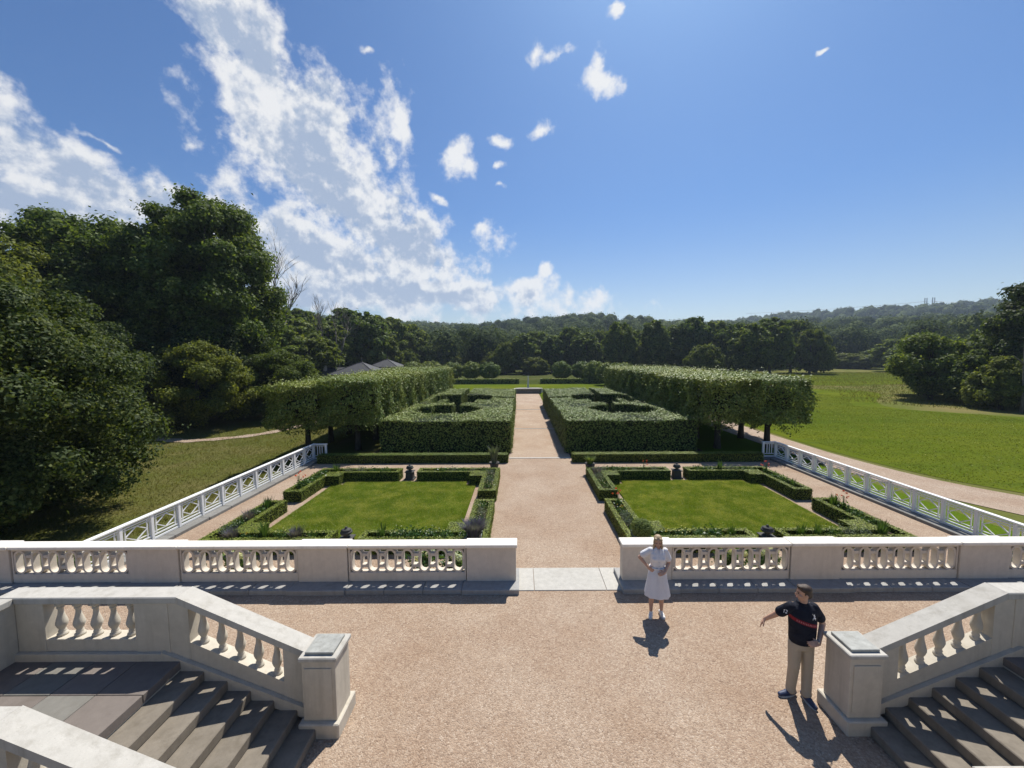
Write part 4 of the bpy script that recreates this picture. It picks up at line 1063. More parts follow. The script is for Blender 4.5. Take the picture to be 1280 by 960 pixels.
HLAB = {-3.45: 'white hydrangea bush behind the balustrade, wooded side, second from the terrace gap', -2.6: 'white hydrangea bush behind the balustrade beside the end pier, wooded side', -8.15: 'white hydrangea bush behind the second openwork panel, wooded side',
        -12.3: 'white hydrangea bush beyond the white fence end, wooded side', 4.35: 'white hydrangea bush behind the balustrade, lawn side, nearer the woman', 5.1: 'white hydrangea bush behind the balustrade, lawn side, beside the second pier', 10.9: 'white hydrangea bush behind the balustrade near the fence, lawn side'}
for o in hyd: tag(o, HLAB[round(o.location.x, 2)], 'shrub', 'hydrangeas behind the balustrade')

# ------------------------------------------------------------------ big trees, wooded side
def gz(x, y): return float(height(x, y))
def atree(name, label, x, y, rx, ry, z0, h, ncl, nleaf, leaf, seed, mat, **k):
    return tree(name, label, rx, ry, z0, h, ncl, nleaf, leaf, seed, mat, (x, y, gz(x, y)), **k)
atree('beech_tree', 'dense dark round-crowned tree reaching to the ground beside the white fence', -21.7, 13.6, 7.0, 5.6, -.9, 9.7, 270, 140000, .070, 61, 'leaf_dark', shape='skirt', trunk=.35, rmin=.11, rmax=.22)
atree('chestnut_tree', 'tallest domed chestnut tree rising above the wooded bank', -32.6, 39, 7.7, 7.6, .2, 22.6, 270, 90000, .16, 62, 'leaf_mid', shape='egg', trunk=.5, rmin=.12, rmax=.22, inner=.3, core=True)
atree('maple_tree', 'broad dark tree between the chestnut and the dense tree by the fence', -44.2, 37, 8.4, 8, 0, 18.4, 200, 60000, .165, 63, 'leaf_mid', shape='broad', trunk=.45, rmin=.13, rmax=.23, inner=.3, core=True)
atree('oak_tree', 'green tree on the bank behind the dense tree by the fence', -44, 28, 7.5, 7, 0, 15.6, 170, 52000, .15, 64, 'leaf_olive', shape='round', trunk=.4, rmin=.14, rmax=.26)
bush = atree('bush_tree', 'low olive-green tree under the chestnut beside the trodden path', -27.5, 31.5, 4.8, 4, -.6, 7.4, 170, 34000, .10, 65, 'leaf_olive', shape='egg', trunk=.2, rmin=.10, rmax=.22)
bush['_used'] = 1
BU = [bush, atree('bush_tree', 'olive-green low tree next to the dense tree by the fence', -32.5, 28.5, 5.2, 4, -.6, 9.0, 170, 38000, .10, 66, 'leaf_dark', shape='egg', trunk=.22, rmin=.10, rmax=.22)]
BU[1]['_used'] = 1
for i, (x, y, s, lab) in enumerate(((-24.0, 36.5, .95, 'rounded low tree at the end of the trodden path'), (-29.5, 36, 1.15, 'low tree right under the chestnut crown'), (-36.5, 30.5, 1.05, 'low dark tree on the bank behind the fence tree'), (-33.5, 50, .75, 'small tree beside the long low outbuilding, under the bare tree'), (-38, 24, .9, 'low tree behind the dense tree by the fence, at the foot of the bank'))):
    o = place(BU[i % 2], (x, y, gz(x, y)), i * 1.1, (s, s, s * .95), lab)
# ------------------------------------------------------------------ parkland trees: a few kinds, copied
KIND = [tree('park_tree', 'x', 5.2, 5.2, .4, 16, 170, 15000, .32, 71, 'leaf_mid', shape='egg', trunk=.35, rmin=.10, rmax=.21),
        tree('park_tree', 'x', 6.0, 6.0, .5, 14, 170, 15000, .32, 72, 'leaf_mid', shape='round', trunk=.38, rmin=.10, rmax=.21),
        tree('park_tree', 'x', 4.2, 4.2, .3, 17, 170, 15000, .32, 73, 'leaf_mid', shape='egg', trunk=.3, rmin=.11, rmax=.24),
        tree('park_tree', 'x', 6.5, 6.5, -.4, 10, 170, 15000, .32, 74, 'leaf_olive', shape='broad', trunk=.3, rmin=.11, rmax=.22)]
GNAME = {'belt': ('tree in the belt behind the lawn-side lindens', 'tree belt beyond the hedges'), 'mid': ('tree in the wood behind the slate-roofed pavilion', 'trees behind the pavilion'),
         'axis': ('tree standing behind the globe trees at the end of the path', 'trees behind the fountain'), 'valley': ('tree at the far end of the meadow before the wooded hill', 'trees at the meadow end')}
KN = ['tall dark', 'rounded mid-green', 'narrow dark', 'low broad olive-green']
def park(kind, u, y, top, s, grp):
    x = -1 + (u - 650) / 481 * y; zg = gz(x, y); base = [16, 14, 17, 10][kind]
    sz = max(.35, (top - zg) / base)
    o = place(KIND[kind], (x, y, zg), rr.uniform(0, 6.28), (s, s, sz))
    tag(o, KN[kind] + ' ' + GNAME[grp][0], 'tree', GNAME[grp][1]); return o
def topz(v, y): return 5.35 + (443 - v) * y / 481
for u, y, v, kd, s in ((775, 104, 392, 1, 1.0), (798, 112, 388, 0, 1.05), (818, 104, 390, 2, 1.1), (842, 110, 390, 0, 1.05), (866, 104, 393, 1, .95), (893, 112, 394, 2, 1.2), (915, 106, 396, 1, .95), (938, 102, 391, 0, 1.05), (962, 104, 388, 0, 1.15), (988, 106, 393, 1, 1.1), (1012, 104, 410, 3, .9), (1030, 108, 425, 3, .6), (880, 98, 418, 3, .8), (915, 96, 430, 3, .6), (800, 96, 425, 3, .7)):
    park(kd, u, y + rr.uniform(-8, 14), topz(v + rr.choice((-4, 0, 4, 9, 14)), y), s * rr.uniform(.85, 1.15), 'belt')
for u, y, v, kd, s in ((655, 104, 402, 0, 1.15), (672, 110, 396, 1, 1.1), (690, 118, 398, 0, 1.0), (712, 112, 402, 1, 1.0), (733, 120, 396, 0, 1.05), (752, 116, 400, 3, 1.0), (632, 108, 418, 3, .75), (668, 112, 440, 3, .7), (620, 118, 436, 3, .8), (590, 122, 440, 3, .8)):
    park(kd, u, y + rr.uniform(-4, 20), topz(v + rr.choice((-2, 3, 8, 14)), y), s * rr.uniform(.85, 1.15), 'axis')
for u, y, v, kd, s in ((358, 70, 400, 1, 1.1), (372, 82, 384, 0, 1.2), (392, 92, 392, 1, 1.2), (412, 84, 402, 0, 1.0), (432, 100, 383, 0, 1.2), (452, 92, 390, 1, 1.1), (470, 104, 392, 2, 1.2), (492, 112, 396, 0, 1.2), (512, 120, 408, 1, 1.1), (388, 66, 424, 3, .8), (440, 92, 418, 3, .8), (478, 98, 424, 3, .8), (340, 62, 402, 0, 1.0), (530, 118, 428, 3, .9), (555, 122, 434, 3, .8), (505, 108, 438, 3, .6), (420, 92, 434, 3, .6)):
    park(kd, u, y, topz(v - 9, y), s * 1.08, 'mid')
for u, y, v, kd, s in ((1062, 140, 440, 3, 1.1), (1082, 136, 442, 3, 1.0), (1118, 120, 422, 1, 1.15), (1135, 112, 428, 1, 1.0), (1046, 150, 444, 3, .8), (1098, 145, 432, 0, 1.2)):
    park(kd, u, y, topz(v, y), s, 'valley')
# trees on the lawn side close by
RT = [atree('meadow_tree', 'broad low-branched tree on the meadow edge, trunks visible below', 47.2, 45, 3.9, 3.6, .5, 8.0, 90, 20000, .16, 81, 'leaf_mid', shape='broad', trunk=.22, rmin=.17, rmax=.3),
      atree('meadow_tree', 'cone-shaped small tree at the meadow edge', 47.2, 40.5, 2.9, 2.6, -.1, 6.4, 90, 16000, .15, 82, 'leaf_olive', shape='cone', trunk=.18, rmin=.2, rmax=.34),
      atree('tall_meadow_tree', 'tallest dark tree by the meadow with gaps of sky in its top', 53.0, 39.5, 5.2, 4.8, .3, 14.6, 110, 26000, .17, 83, 'leaf_dark', shape='egg', trunk=.32, rmin=.15, rmax=.27, nl=14)]
for t_ in RT: t_['_used'] = 1
for i, (kd, x, y, s, lab) in enumerate(((0, 52, 50, 1.05, 'light green tree behind the low-branched meadow tree'), (1, 45.3, 36.8, .88, 'small cone-shaped tree beside the bare grey trunk'), (0, 58, 46, 1.25, 'broad tree at the back of the meadow thicket'), (2, 60, 42, .95, 'tall tree beside the tallest meadow tree'), (0, 51.5, 36, .8, 'low tree under the tallest meadow tree'), (1, 49, 37.6, .95, 'cone-shaped tree in front of the tallest meadow tree'))):
    place(RT[kd], (x, y, gz(x, y)), 1.3 * i + .4, s, lab)

# bare trees
def bare_tree(label, loc, h, r, seed, spread=.5, name='bare_tree', depth=5, bark='bark_grey'):
    rg = random.Random(seed); t = empty(name, loc, 0, label, 'tree'); tr = MB(); br = MB()
    def grow(p, d, L, rad, lev):
        q = p + d * L; m = (p + q) / 2 + Vector((rg.uniform(-1, 1), rg.uniform(-1, 1), 0)) * L * .06
        (tr if lev == 0 else br).tube([p, m, q], [rad, rad * .85, rad * .68], 6 if lev < 2 else 4)
        if lev >= depth: return
        for i in range(rg.choice((2, 3)) if lev else 4):
            dd = (d + Vector((rg.uniform(-1, 1), rg.uniform(-1, 1), rg.uniform(-.1, .55))) * spread * 1.1).normalized()
            grow(p + d * L * rg.uniform(.6, 1), dd, L * rg.uniform(.55, .8), rad * .56, lev + 1)
    grow(Vector((0, 0, -.2)), Vector((0, 0, 1)), h * .34, r, 0)
    tr.build('trunk', bark, t); br.build('branches', bark, t); return t
bare_tree('tall leafless tree with fine twigs beside the chestnut', (-39.2, 63, gz(-39.2, 63)), 24.5, .30, 4, .5)
bare_tree('leafless tree with a forked top above the wood', (-38.2, 74, gz(-38.2, 74)), 18.5, .24, 9, .42, depth=5)
bare_tree('thin leafless tree standing nearest the slate roofs', (-36.0, 75, gz(-36, 75)), 17.5, .22, 14, .38, depth=5)
dt = empty('dead_trunk', (44.6, 34.6, gz(44.6, 34.6)), 0, 'bare grey dead trunk with two stub branches in the meadow thicket', 'tree')
MB().tube([(0, 0, -.2), (.05, 0, 2), (-.05, .05, 4.2), (-.25, 0, 6.3), (-.35, 0, 7.1)], [.24, .2, .17, .13, .07], 8).build('trunk', 'bark_grey', dt)
MB().tube([(-.05, 0, 4.2), (-.9, -.2, 4.7), (-1.7, -.3, 5.2)], [.08, .06, .02], 6).build('branch', 'bark_grey', dt)
MB().tube([(-.25, 0, 6.2), (-.6, -.2, 6.75), (-1.1, -.3, 6.8)], [.08, .06, .02], 6).build('branch', 'bark_grey', dt)

# ------------------------------------------------------------------ the wooded hills
def forest():
    rng = np.random.default_rng(91); Vs = []; Fs = []; o = 0
    bmi = bmesh.new(); bmesh.ops.create_icosphere(bmi, subdivisions=2, radius=1); bmi.verts.index_update()
    IV = np.array([v.co[:] for v in bmi.verts]); IF = np.array([[v.index for v in f.verts] for f in bmi.faces]); bmi.free(); BV = []; BF = []; bo = 0
    pts = []
    d = 128.0
    while d < 1050:
        step = 8.6 + d * .012
        n = int(1.75 * d / step)
        for i in range(n):
            a = -0.98 + 1.96 * (i + rng.uniform(0, 1)) / n
            dd = d + rng.uniform(-.5, .5) * step
            x, y = math.tan(a) * dd * .8 if False else dd * math.sin(a), dd * math.cos(a)
            if y < 60: continue
            u = 650 + 481 * (x + 1) / y
            if u < -60 or u > 1340: continue
            # keep the meadow valley open
            if 1000 < u < 1150 and y < 155: continue
            if u > 1150 and y < 95: continue
            if 640 < u < 1040 and dd < 140: continue
            pts.append((x, y, dd))
        d += step * .9
    P = np.array(pts); Z = height(P[:, 0], P[:, 1])
    for (x, y, dd), z in zip(pts, Z):
        r = rng.uniform(4.2, 7.2) * (1 + dd * .0004); h = rng.uniform(8.5, 16.5) * (1 + dd * .0003)
        n = int(np.clip(95000 / dd, 60, 620)) if dd < 330 else int(np.clip(34000 / dd, 44, 230)); s = max(.38, dd * .0019)
        w = 1 + .13 * np.sin(IV[:, 0] * 4 + x) * np.sin(IV[:, 1] * 4 + y) + .10 * np.sin(IV[:, 2] * 5 + x * 2) * np.sin(IV[:, 0] * 5 - y) + rng.normal(size=len(IV)) * .045
        B = IV * w[:, None] * np.array([r, r, r * 1.05]) * (.80 if dd < 260 else .9) + np.array([x, y, z + h - r * 1.05])
        dn = IV[:, 2] < -.45; B[dn, 2] -= rng.uniform(.5, 1.0) * h * .4; B[dn, :2] = B[dn, :2] * .6 + np.array([x, y]) * .4
        BV.append(B); BF.append(IF + bo); bo += len(B)
        D = rand_dirs(n, rng); D[:, 2] = np.abs(D[:, 2]) * 1.1 - .25; D[:, 1] -= .25 * y / dd; D = unit(D)
        lob = 1 + .16 * np.sin(D[:, 0] * 5 + x) * np.sin(D[:, 1] * 5 + y) + rng.normal(size=n) * .06
        Pp = np.array([x, y, z + h - r * 1.05]) + D * lob[:, None] * np.array([r, r, r * 1.05])
        low = rng.uniform(size=n) < .25; Pp[low, 2] -= rng.uniform(1, h * .6, low.sum())
        V, F = leaf_np(Pp, unit(D + rng.normal(size=(n, 3)) * .28), s, rng, .75)
        Vs.append(V); Fs.append(F + o); o += len(V)
    BV = np.vstack(BV); BF = np.vstack(BF); LV = np.vstack(Vs); LF = np.vstack(Fs) + len(BV)
    T = np.vstack([BF, LF[:, [0, 1, 2]], LF[:, [0, 2, 3]]])
    me = np_mesh('forest', np.vstack([BV, LV]), T, 'leaf_far')
    sm = np.zeros(len(T), bool); sm[:len(BF)] = True; me.polygons.foreach_set('use_smooth', sm)
    tag(ob('forest', me), 'broadleaf forest covering the hills behind the garden', 'forest', None, 'stuff')
forest()

# ------------------------------------------------------------------ pavilions with slate roofs
def pavilion(label, x, y, w, d, ze, za, wall_mat='plaster', finial=True, rz=0.):
    g0 = gz(x, y) - .5
    t = empty('pavilion', (x, y, g0), rz, label, 'building')
    ze -= g0; za -= g0
    MB().box(-w / 2 + .35, w / 2 - .35, -d / 2 + .35, d / 2 - .35, 0, ze).build('wall', wall_mat, t)
    V = [(-w / 2, -d / 2, ze), (w / 2, -d / 2, ze), (w / 2, d / 2, ze), (-w / 2, d / 2, ze), (0, 0, za)]
    V2 = [(a, b, c - .12) for a, b, c in V[:4]]
    rf = MB().add(V + V2, [(0, 1, 4), (1, 2, 4), (2, 3, 4), (3, 0, 4), (0, 5, 6, 1), (1, 6, 7, 2), (2, 7, 8, 3), (3, 8, 5, 0), (5, 8, 7, 6)]).build('roof', 'slate', t)
    m = MB()
    for a in V[:4]: m.bar(Vector(a) + Vector((0, 0, .02)), Vector((0, 0, za + .03)), .12, .06)
    m.build('hip_ridges', 'slate', rf)
    if finial: MB().lathe([(.12, za - .05), (.16, za + .1), (.06, za + .25), (.1, za + .4), (.02, za + .75)], n=8).build('finial', 'dark_stone', rf)
    for q in (-.28, .0, .28):
        f = MB().box(q * w - .45, q * w + .45, -d / 2 + .28, -d / 2 + .345, max(.3, ze - 2.1), ze - .35, .01).build('window', 'white_paint', t)
        for c_ in (-.21, .21): MB().box(q * w + c_ - .17, q * w + c_ + .17, -d / 2 + .265, -d / 2 + .279, max(.4, ze - 2.0), ze - .45).build('pane', 'window_dark', f)
    return t
pavilion('square pavilion with grey pyramid slate roof and finial, the nearer of the two', -27.7, 65, 7.9, 7.9, 2.55, 4.5)
pavilion('square pavilion with grey pyramid slate roof set farther back among the trees', -29.9, 84, 6.6, 6.6, 3.2, 4.85)
t = empty('garden_shed', (-33.2, 66, gz(-33.2, 66) - .5), 0, 'long low outbuilding with a grey lean-to roof beside the nearer pavilion', 'building')
zz = -t.location.z
MB().box(-2.4, 2.4, -2, 2, 0, zz + 2.3).build('wall', 'plaster', t)
rf = MB().add([(-2.8, -2.5, zz + 2.3), (2.8, -2.5, zz + 2.3), (2.8, 0, zz + 3.55), (-2.8, 0, zz + 3.55), (2.8, 2.5, zz + 2.3), (-2.8, 2.5, zz + 2.3)], [(0, 1, 2, 3), (3, 2, 4, 5), (1, 4, 2), (0, 3, 5)]).build('roof', 'slate', t)
MB().box(-.9, -.45, -1.2, -.75, zz + 2.4, zz + 3.9, .02).build('chimney', 'plaster', rf)
for q in (-1.3, .6):
    f = MB().box(q - .4, q + .4, -2.06, -2.002, max(.2, zz + .9), zz + 2.0, .01).build('window', 'white_paint', t); MB().box(q - .32, q + .32, -2.075, -2.061, max(.3, zz + 1.0), zz + 1.9).build('pane', 'window_dark', f)

# ------------------------------------------------------------------ power line masts on the hill
def pylon(label, u, y, v, hgt):
    x = -1 + (u - 650) / 481 * y; zt = topz(v, y); z0 = zt - hgt
    t = empty('power_mast', (x, y, z0), 0, label, 'mast')
    for s in (-1.9, 1.9):
        m = MB()
        for a, b in ((-1, -1), (1, -1), (1, 1), (-1, 1)): m.bar((s + a * .7, b * .7, 0), (s + a * .3, b * .3, hgt), .38, .38)
        for k_ in range(9):
            f0, f1 = k_ / 9, (k_ + 1) / 9
            w0, w1 = .7 - .4 * f0, .7 - .4 * f1
            for b in (-1, 1): m.bar((s - w0, b * w0, hgt * f0), (s + w1, b * w1, hgt * f1), .22, .22)
        m.build('lattice_leg', 'pylon_metal', t)
    m = MB()
    for f in (.7, .86): m.bar((-4.5, 0, hgt * f), (4.5, 0, hgt * f), .25, .3)
    m.build('cross_arm', 'pylon_metal', t)
    return t, x, y, z0
pa = pylon('lattice power mast on the hill ridge, nearer the meadow end', 1151.5, 700, 374, 46); pb = pylon('lattice power mast on the hill ridge, nearer the tall trees', 1161, 705, 373.5, 46)
for i, (p, tx, tv, ty) in enumerate(((pb, 1300, 384, 560), (pa, 930, 392, 900))):
    x2 = -1 + (tx - 650) / 481 * ty; z2 = topz(tv, ty); zA = p[3] + 46 * .86
    m = MB()
    pts = []
    for k_ in range(13):
        f = k_ / 12; pts.append((p[1] + (x2 - p[1]) * f, p[2] + (ty - p[2]) * f, zA + (z2 - zA) * f - 14 * f * (1 - f) * .6))
    m.tube(pts, .26, 5)
    tag(m.build('power_line', 'pylon_metal'), ('sagging power line running from the masts towards the tall trees', 'sagging power line running from the masts along the distant ridge')[i], 'cable')

# ------------------------------------------------------------------ people
def cap_np(mb, p, q, r0, r1, n=14):
    p = Vector(p); q = Vector(q); d = q - p; L = max(d.length, 1e-4); d /= L
    pts = []; rad = []
    for i in range(5): a = math.pi / 2 * (1 - i / 4); pts.append(p - d * r0 * math.sin(a)); rad.append(max(r0 * math.cos(a), r0 * .05))
    for f in (.25, .5, .75): pts.append(p + d * L * f); rad.append(r0 + (r1 - r0) * f)
    for i in range(5): a = math.pi / 2 * (i / 4); pts.append(q + d * r1 * math.sin(a)); rad.append(max(r1 * math.cos(a), r1 * .05))
    mb.tube(pts, rad, n)
def loft(mb, rings, n=28, fold=0, fph=0.):
    """rings: (z, cx, cy, rx, ry, foldamp)"""
    V = []; F = []
    for z, cx, cy, rx, ry, fa in rings:
        for i in range(n):
            a = 2 * math.pi * i / n; k_ = 1 + fa * math.cos(fold * a + fph + z * 3)
            ca, sa = math.cos(a), math.sin(a); e = .82
            V.append((cx + rx * k_ * math.copysign(abs(ca) ** e, ca), cy + ry * k_ * math.copysign(abs(sa) ** e, sa), z))
    for j in range(len(rings) - 1): F += [(j * n + i, j * n + (i + 1) % n, (j + 1) * n + (i + 1) % n, (j + 1) * n + i) for i in range(n)]
    F.append(tuple(range(n - 1, -1, -1))); F.append(tuple(range((len(rings) - 1) * n, len(rings) * n))); mb.add(V, F, True)
def fuse(mb, name, mat, parent, voxel=.008, smooth=4):
    me = mb.mesh(name + '_raw', mat); o = bpy.data.objects.new(name, me); C.objects.link(o)
    r_ = o.modifiers.new('r', 'REMESH'); r_.mode = 'VOXEL'; r_.voxel_size = voxel; r_.use_smooth_shade = True
    s_ = o.modifiers.new('s', 'SMOOTH'); s_.factor = .5; s_.iterations = smooth
    dg = bpy.context.evaluated_depsgraph_get(); me2 = bpy.data.meshes.new_from_object(o.evaluated_get(dg))
    o.modifiers.clear(); o.data = me2; bpy.data.meshes.remove(me); me2.name = name
    if not me2.materials: me2.materials.append(MATS[mat])
    o.parent = parent; return o
def hand(mb, wrist, direction, palm_n, s=1.0, curl=.5, thumb_side=1):
    """palm and five bent fingers; direction: wrist->fingers, palm_n: palm normal"""
    w = Vector(wrist); d = Vector(direction).normalized(); n = Vector(palm_n); n = (n - d * n.dot(d)).normalized(); sd = d.cross(n) * thumb_side
    k_ = w + d * .075 * s
    for t_ in (-.028, -.009, .009, .028): cap_np(mb, w + sd * t_ * .8 * s, k_ + sd * t_ * s, .016 * s, .014 * s, 8)
    for j, (off, L) in enumerate(((.031, .068), (.0105, .078), (-.0105, .072), (-.031, .056))):
        p = k_ + sd * off * s; dd = d
        for seg in range(3):
            dd = (dd + n * curl * (.55 if seg else .3)).normalized(); q = p + dd * L * (.45, .32, .25)[seg] * s; cap_np(mb, p, q, (.0095 - .001 * seg) * s, (.009 - .001 * seg) * s, 8); p = q
    p = w + d * .022 * s + sd * .03 * s; q = p + (d * .6 + sd * .75 + n * .25).normalized() * .042 * s; cap_np(mb, p, q, .012 * s, .0105 * s, 8)
    cap_np(mb, q, q + (d * .85 + sd * .25 + n * .35).normalized() * .034 * s, .0105 * s, .009 * s, 8)
def head_blobs(mb, c, yaw, tilt, s=1.0):
    """returns transform from head frame (facing -Y) to body frame"""
    Mh = Matrix.Translation(Vector(c)) @ Euler((tilt, 0, yaw)).to_matrix().to_4x4() @ Matrix.Scale(s, 4)
    def tb(p, r):
        m = MB(); m.ball((0, 0, 0), r, 3); mb.add([Mh @ (Vector(p) + Vector(v)) for v in m.v], m.f, True)
    tb((0, .012, .03), (.074, .092, .088)); tb((0, -.02, -.035), (.058, .068, .072)); tb((0, -.045, -.085), (.034, .034, .028))
    tb((0, -.098, -.018), (.012, .018, .024)); tb((0, -.085, .008), (.010, .012, .028))
    for s_ in (-1, 1): tb((s_ * .075, .012, -.015), (.010, .020, .032)); tb((s_ * .038, -.055, -.03), (.026, .026, .024))
    tb((0, -.084, -.062), (.024, .012, .009))
    return Mh
def face_parts(Mh, parent, hair_mat, s=1.0):
    m = MB()
    for s_ in (-1, 1): m.ball((s_ * .03, -.079, .006), (.012, .007, .0065), 1)
    m.v = [tuple(Mh @ Vector(v)) for v in m.v]; m.build('eyes', 'eye_dark', parent)
    m = MB()
    for s_ in (-1, 1): m.tube([(s_ * .016, -.086, .024), (s_ * .032, -.084, .029), (s_ * .048, -.072, .024)], [.003, .0036, .002], 5)
    m.v = [tuple(Mh @ Vector(v)) for v in m.v]; m.build('eyebrows', hair_mat, parent)
    m = MB(); m.ball((0, -.0945, -.064), (.021, .006, .007), 1); m.v = [tuple(Mh @ Vector(v)) for v in m.v]; m.build('lips', 'lip', parent)
def shoe(parent, ankle, direction, L, mat, s=1.0):
    a = Vector(ankle); d = Vector((direction[0], direction[1], 0)).normalized(); m = MB()
    heel = a - d * .055 * s; toe = a + d * (L - .10) * s
    cap_np(m, (heel.x, heel.y, .048 * s), ((a + d * .07).x, (a + d * .07).y, .046 * s), .040 * s, .043 * s)
    cap_np(m, ((a + d * .05).x, (a + d * .05).y, .043 * s), (toe.x, toe.y, .034 * s), .043 * s, .032 * s); cap_np(m, (a.x, a.y, .06), (a.x, a.y, .09), .040 * s, .038 * s)
    o = fuse(m, 'shoe', mat, parent, .006, 3)
    m = MB(); n = d.cross(Vector((0, 0, 1))); pts = []
    for i in range(20):
        t_ = 2 * math.pi * i / 20; c_ = math.cos(t_); mid = (heel + toe) / 2
        p = mid + d * c_ * (L * .5 * s) + n * math.sin(t_) * (.042 if c_ < 0 else .046) * s; pts.append((p.x, p.y))
    m.prism_z(pts, 0.0, .02).build('sole', 'sole_pale', o); return o

def woman(x, y, rz):
    t = empty('person', (x, y, 0), rz, 'woman in a white knee-length shirt dress standing with one hand on her hip', 'person')
    m = MB()
    # legs (skin), torso core, arms, neck, head in one body
    for sx, ax, ay in ((-1, -.115, -.02), (1, .10, .02)):
        cap_np(m, (sx * .085, 0, .86), (sx * .09, -.01, .50), .078, .056); cap_np(m, (sx * .09, -.01, .50), (ax, ay + .01, .30), .052, .050); cap_np(m, (ax, ay + .01, .30), (ax, ay, .09), .048, .030)
    loft(m, [(.80, 0, 0, .14, .09, 0), (.95, 0, 0, .15, .10, 0), (1.08, 0, 0, .115, .085, 0), (1.25, 0, 0, .135, .095, 0), (1.38, 0, .005, .15, .075, 0), (1.43, 0, .01, .07, .05, 0)])
    cap_np(m, (0, .012, 1.38), (0, -.005, 1.52), .048, .045)
    for sx in (-1, 1): m.ball((sx * .165, .005, 1.385), (.052, .05, .05), 2)
    cap_np(m, (-.17, .005, 1.38), (-.345, .05, 1.20), .046, .038); cap_np(m, (-.345, .05, 1.20), (-.185, -.055, 1.045), .037, .025)
    hand(m, (-.185, -.055, 1.045), (.75, -.35, -.45), (.5, .7, -.2), .95, .55, 1)
    cap_np(m, (.17, .005, 1.38), (.225, .02, 1.13), .046, .038); cap_np(m, (.225, .02, 1.13), (.10, -.165, 1.02), .037, .025)
    hand(m, (.10, -.165, 1.02), (-.85, -.25, -.25), (-.1, .8, -.5), .95, .8, -1)
    Mh = head_blobs(m, (-.005, -.02, 1.585), R(-8), R(12), .98)
    body = fuse(m, 'body', 'skin', t, .0065, 3)
    face_parts(Mh, t, 'hair_blond')
    # dress
    m = MB()
    loft(m, [(.455, 0, -.005, .252, .185, .055), (.50, 0, -.005, .246, .180, .055), (.62, 0, 0, .226, .165, .045), (.76, 0, 0, .20, .148, .03), (.90, 0, .004, .178, .134, .015), (1.00, 0, .004, .150, .115, .006), (1.06, 0, 0, .135, .105, 0), (1.14, 0, -.002, .145, .112, 0), (1.25, 0, -.008, .160, .122, 0), (1.34, 0, 0, .165, .105, 0), (1.40, 0, .008, .13, .078, 0), (1.432, 0, .012, .075, .06, 0)], 36, 9)
    for sx in (-1, 1): m.ball((sx * .07, -.085, 1.245), (.062, .05, .06), 2)
    cap_np(m, (-.145, .005, 1.385), (-.275, .035, 1.275), .064, .073); cap_np(m, (.145, .005, 1.385), (.205, .012, 1.225), .064, .072)
    d_ = fuse(m, 'dress', 'dress_white', t, .0075, 3)
    m = MB()
    for sx in (-1, 1): m.add([(sx * .012, -.098, 1.325), (sx * .09, -.062, 1.395), (sx * .055, .02, 1.472), (sx * .028, -.055, 1.455), (sx * .012, -.106, 1.335), (sx * .096, -.07, 1.402), (sx * .06, .02, 1.482), (sx * .03, -.063, 1.462)], [(0, 1, 2, 3), (4, 7, 6, 5), (0, 4, 5, 1), (1, 5, 6, 2), (2, 6, 7, 3), (3, 7, 4, 0)])
    m.build('collar', 'dress_white', d_)
    m = MB(); m.tube([(.152 * math.cos(a), -.002 + .118 * math.sin(a), 1.055) for a in [2 * math.pi * i / 28 for i in range(29)]], .014, 6); m.build('belt', 'dress_white', d_)
    m = MB(); m.bar((0, -.128, 1.26), (0, -.118, 1.06), .03, .006, (0, 1, 0)); m.bar((0, -.120, 1.05), (.0, -.19, .50), .03, .006, (0, 1, 0)); m.build('placket', 'dress_white', d_)
    for z, yy in ((1.30, -.128), (1.20, -.134), (1.12, -.127), (.92, -.138), (.80, -.15)): MB().ball((0, yy, z), (.007, .004, .007), 1).build('button', 'button_dark' if z == 1.12 else 'sole_pale', d_)
    # hair: cap plus long lobes falling to the chest
    m = MB()
    def hb_(p, r): q = MB(); q.ball((0, 0, 0), r, 3); m.add([Mh @ (Vector(p) + Vector(v)) for v in q.v], q.f, True)
    hb_((0, .028, .048), (.086, .096, .082)); hb_((0, .06, -.03), (.082, .062, .10))
    for sx in (-1, 1): hb_((sx * .068, .0, -.03), (.026, .05, .085)); hb_((sx * .075, -.012, -.12), (.027, .042, .075)); hb_((sx * .048, -.036, .070), (.040, .040, .034))
    hb_((0, .07, -.13), (.075, .04, .08))
    h_ = fuse(m, 'hair', 'hair_blond', t, .007, 2)
    shoe(t, (-.115, -.02, .08), (-.35, -1), .235, 'shoe_white', .95); shoe(t, (.10, .02, .08), (.18, -1), .235, 'shoe_white', .95)
    return t
woman(1.79, 7.57, R(-6))

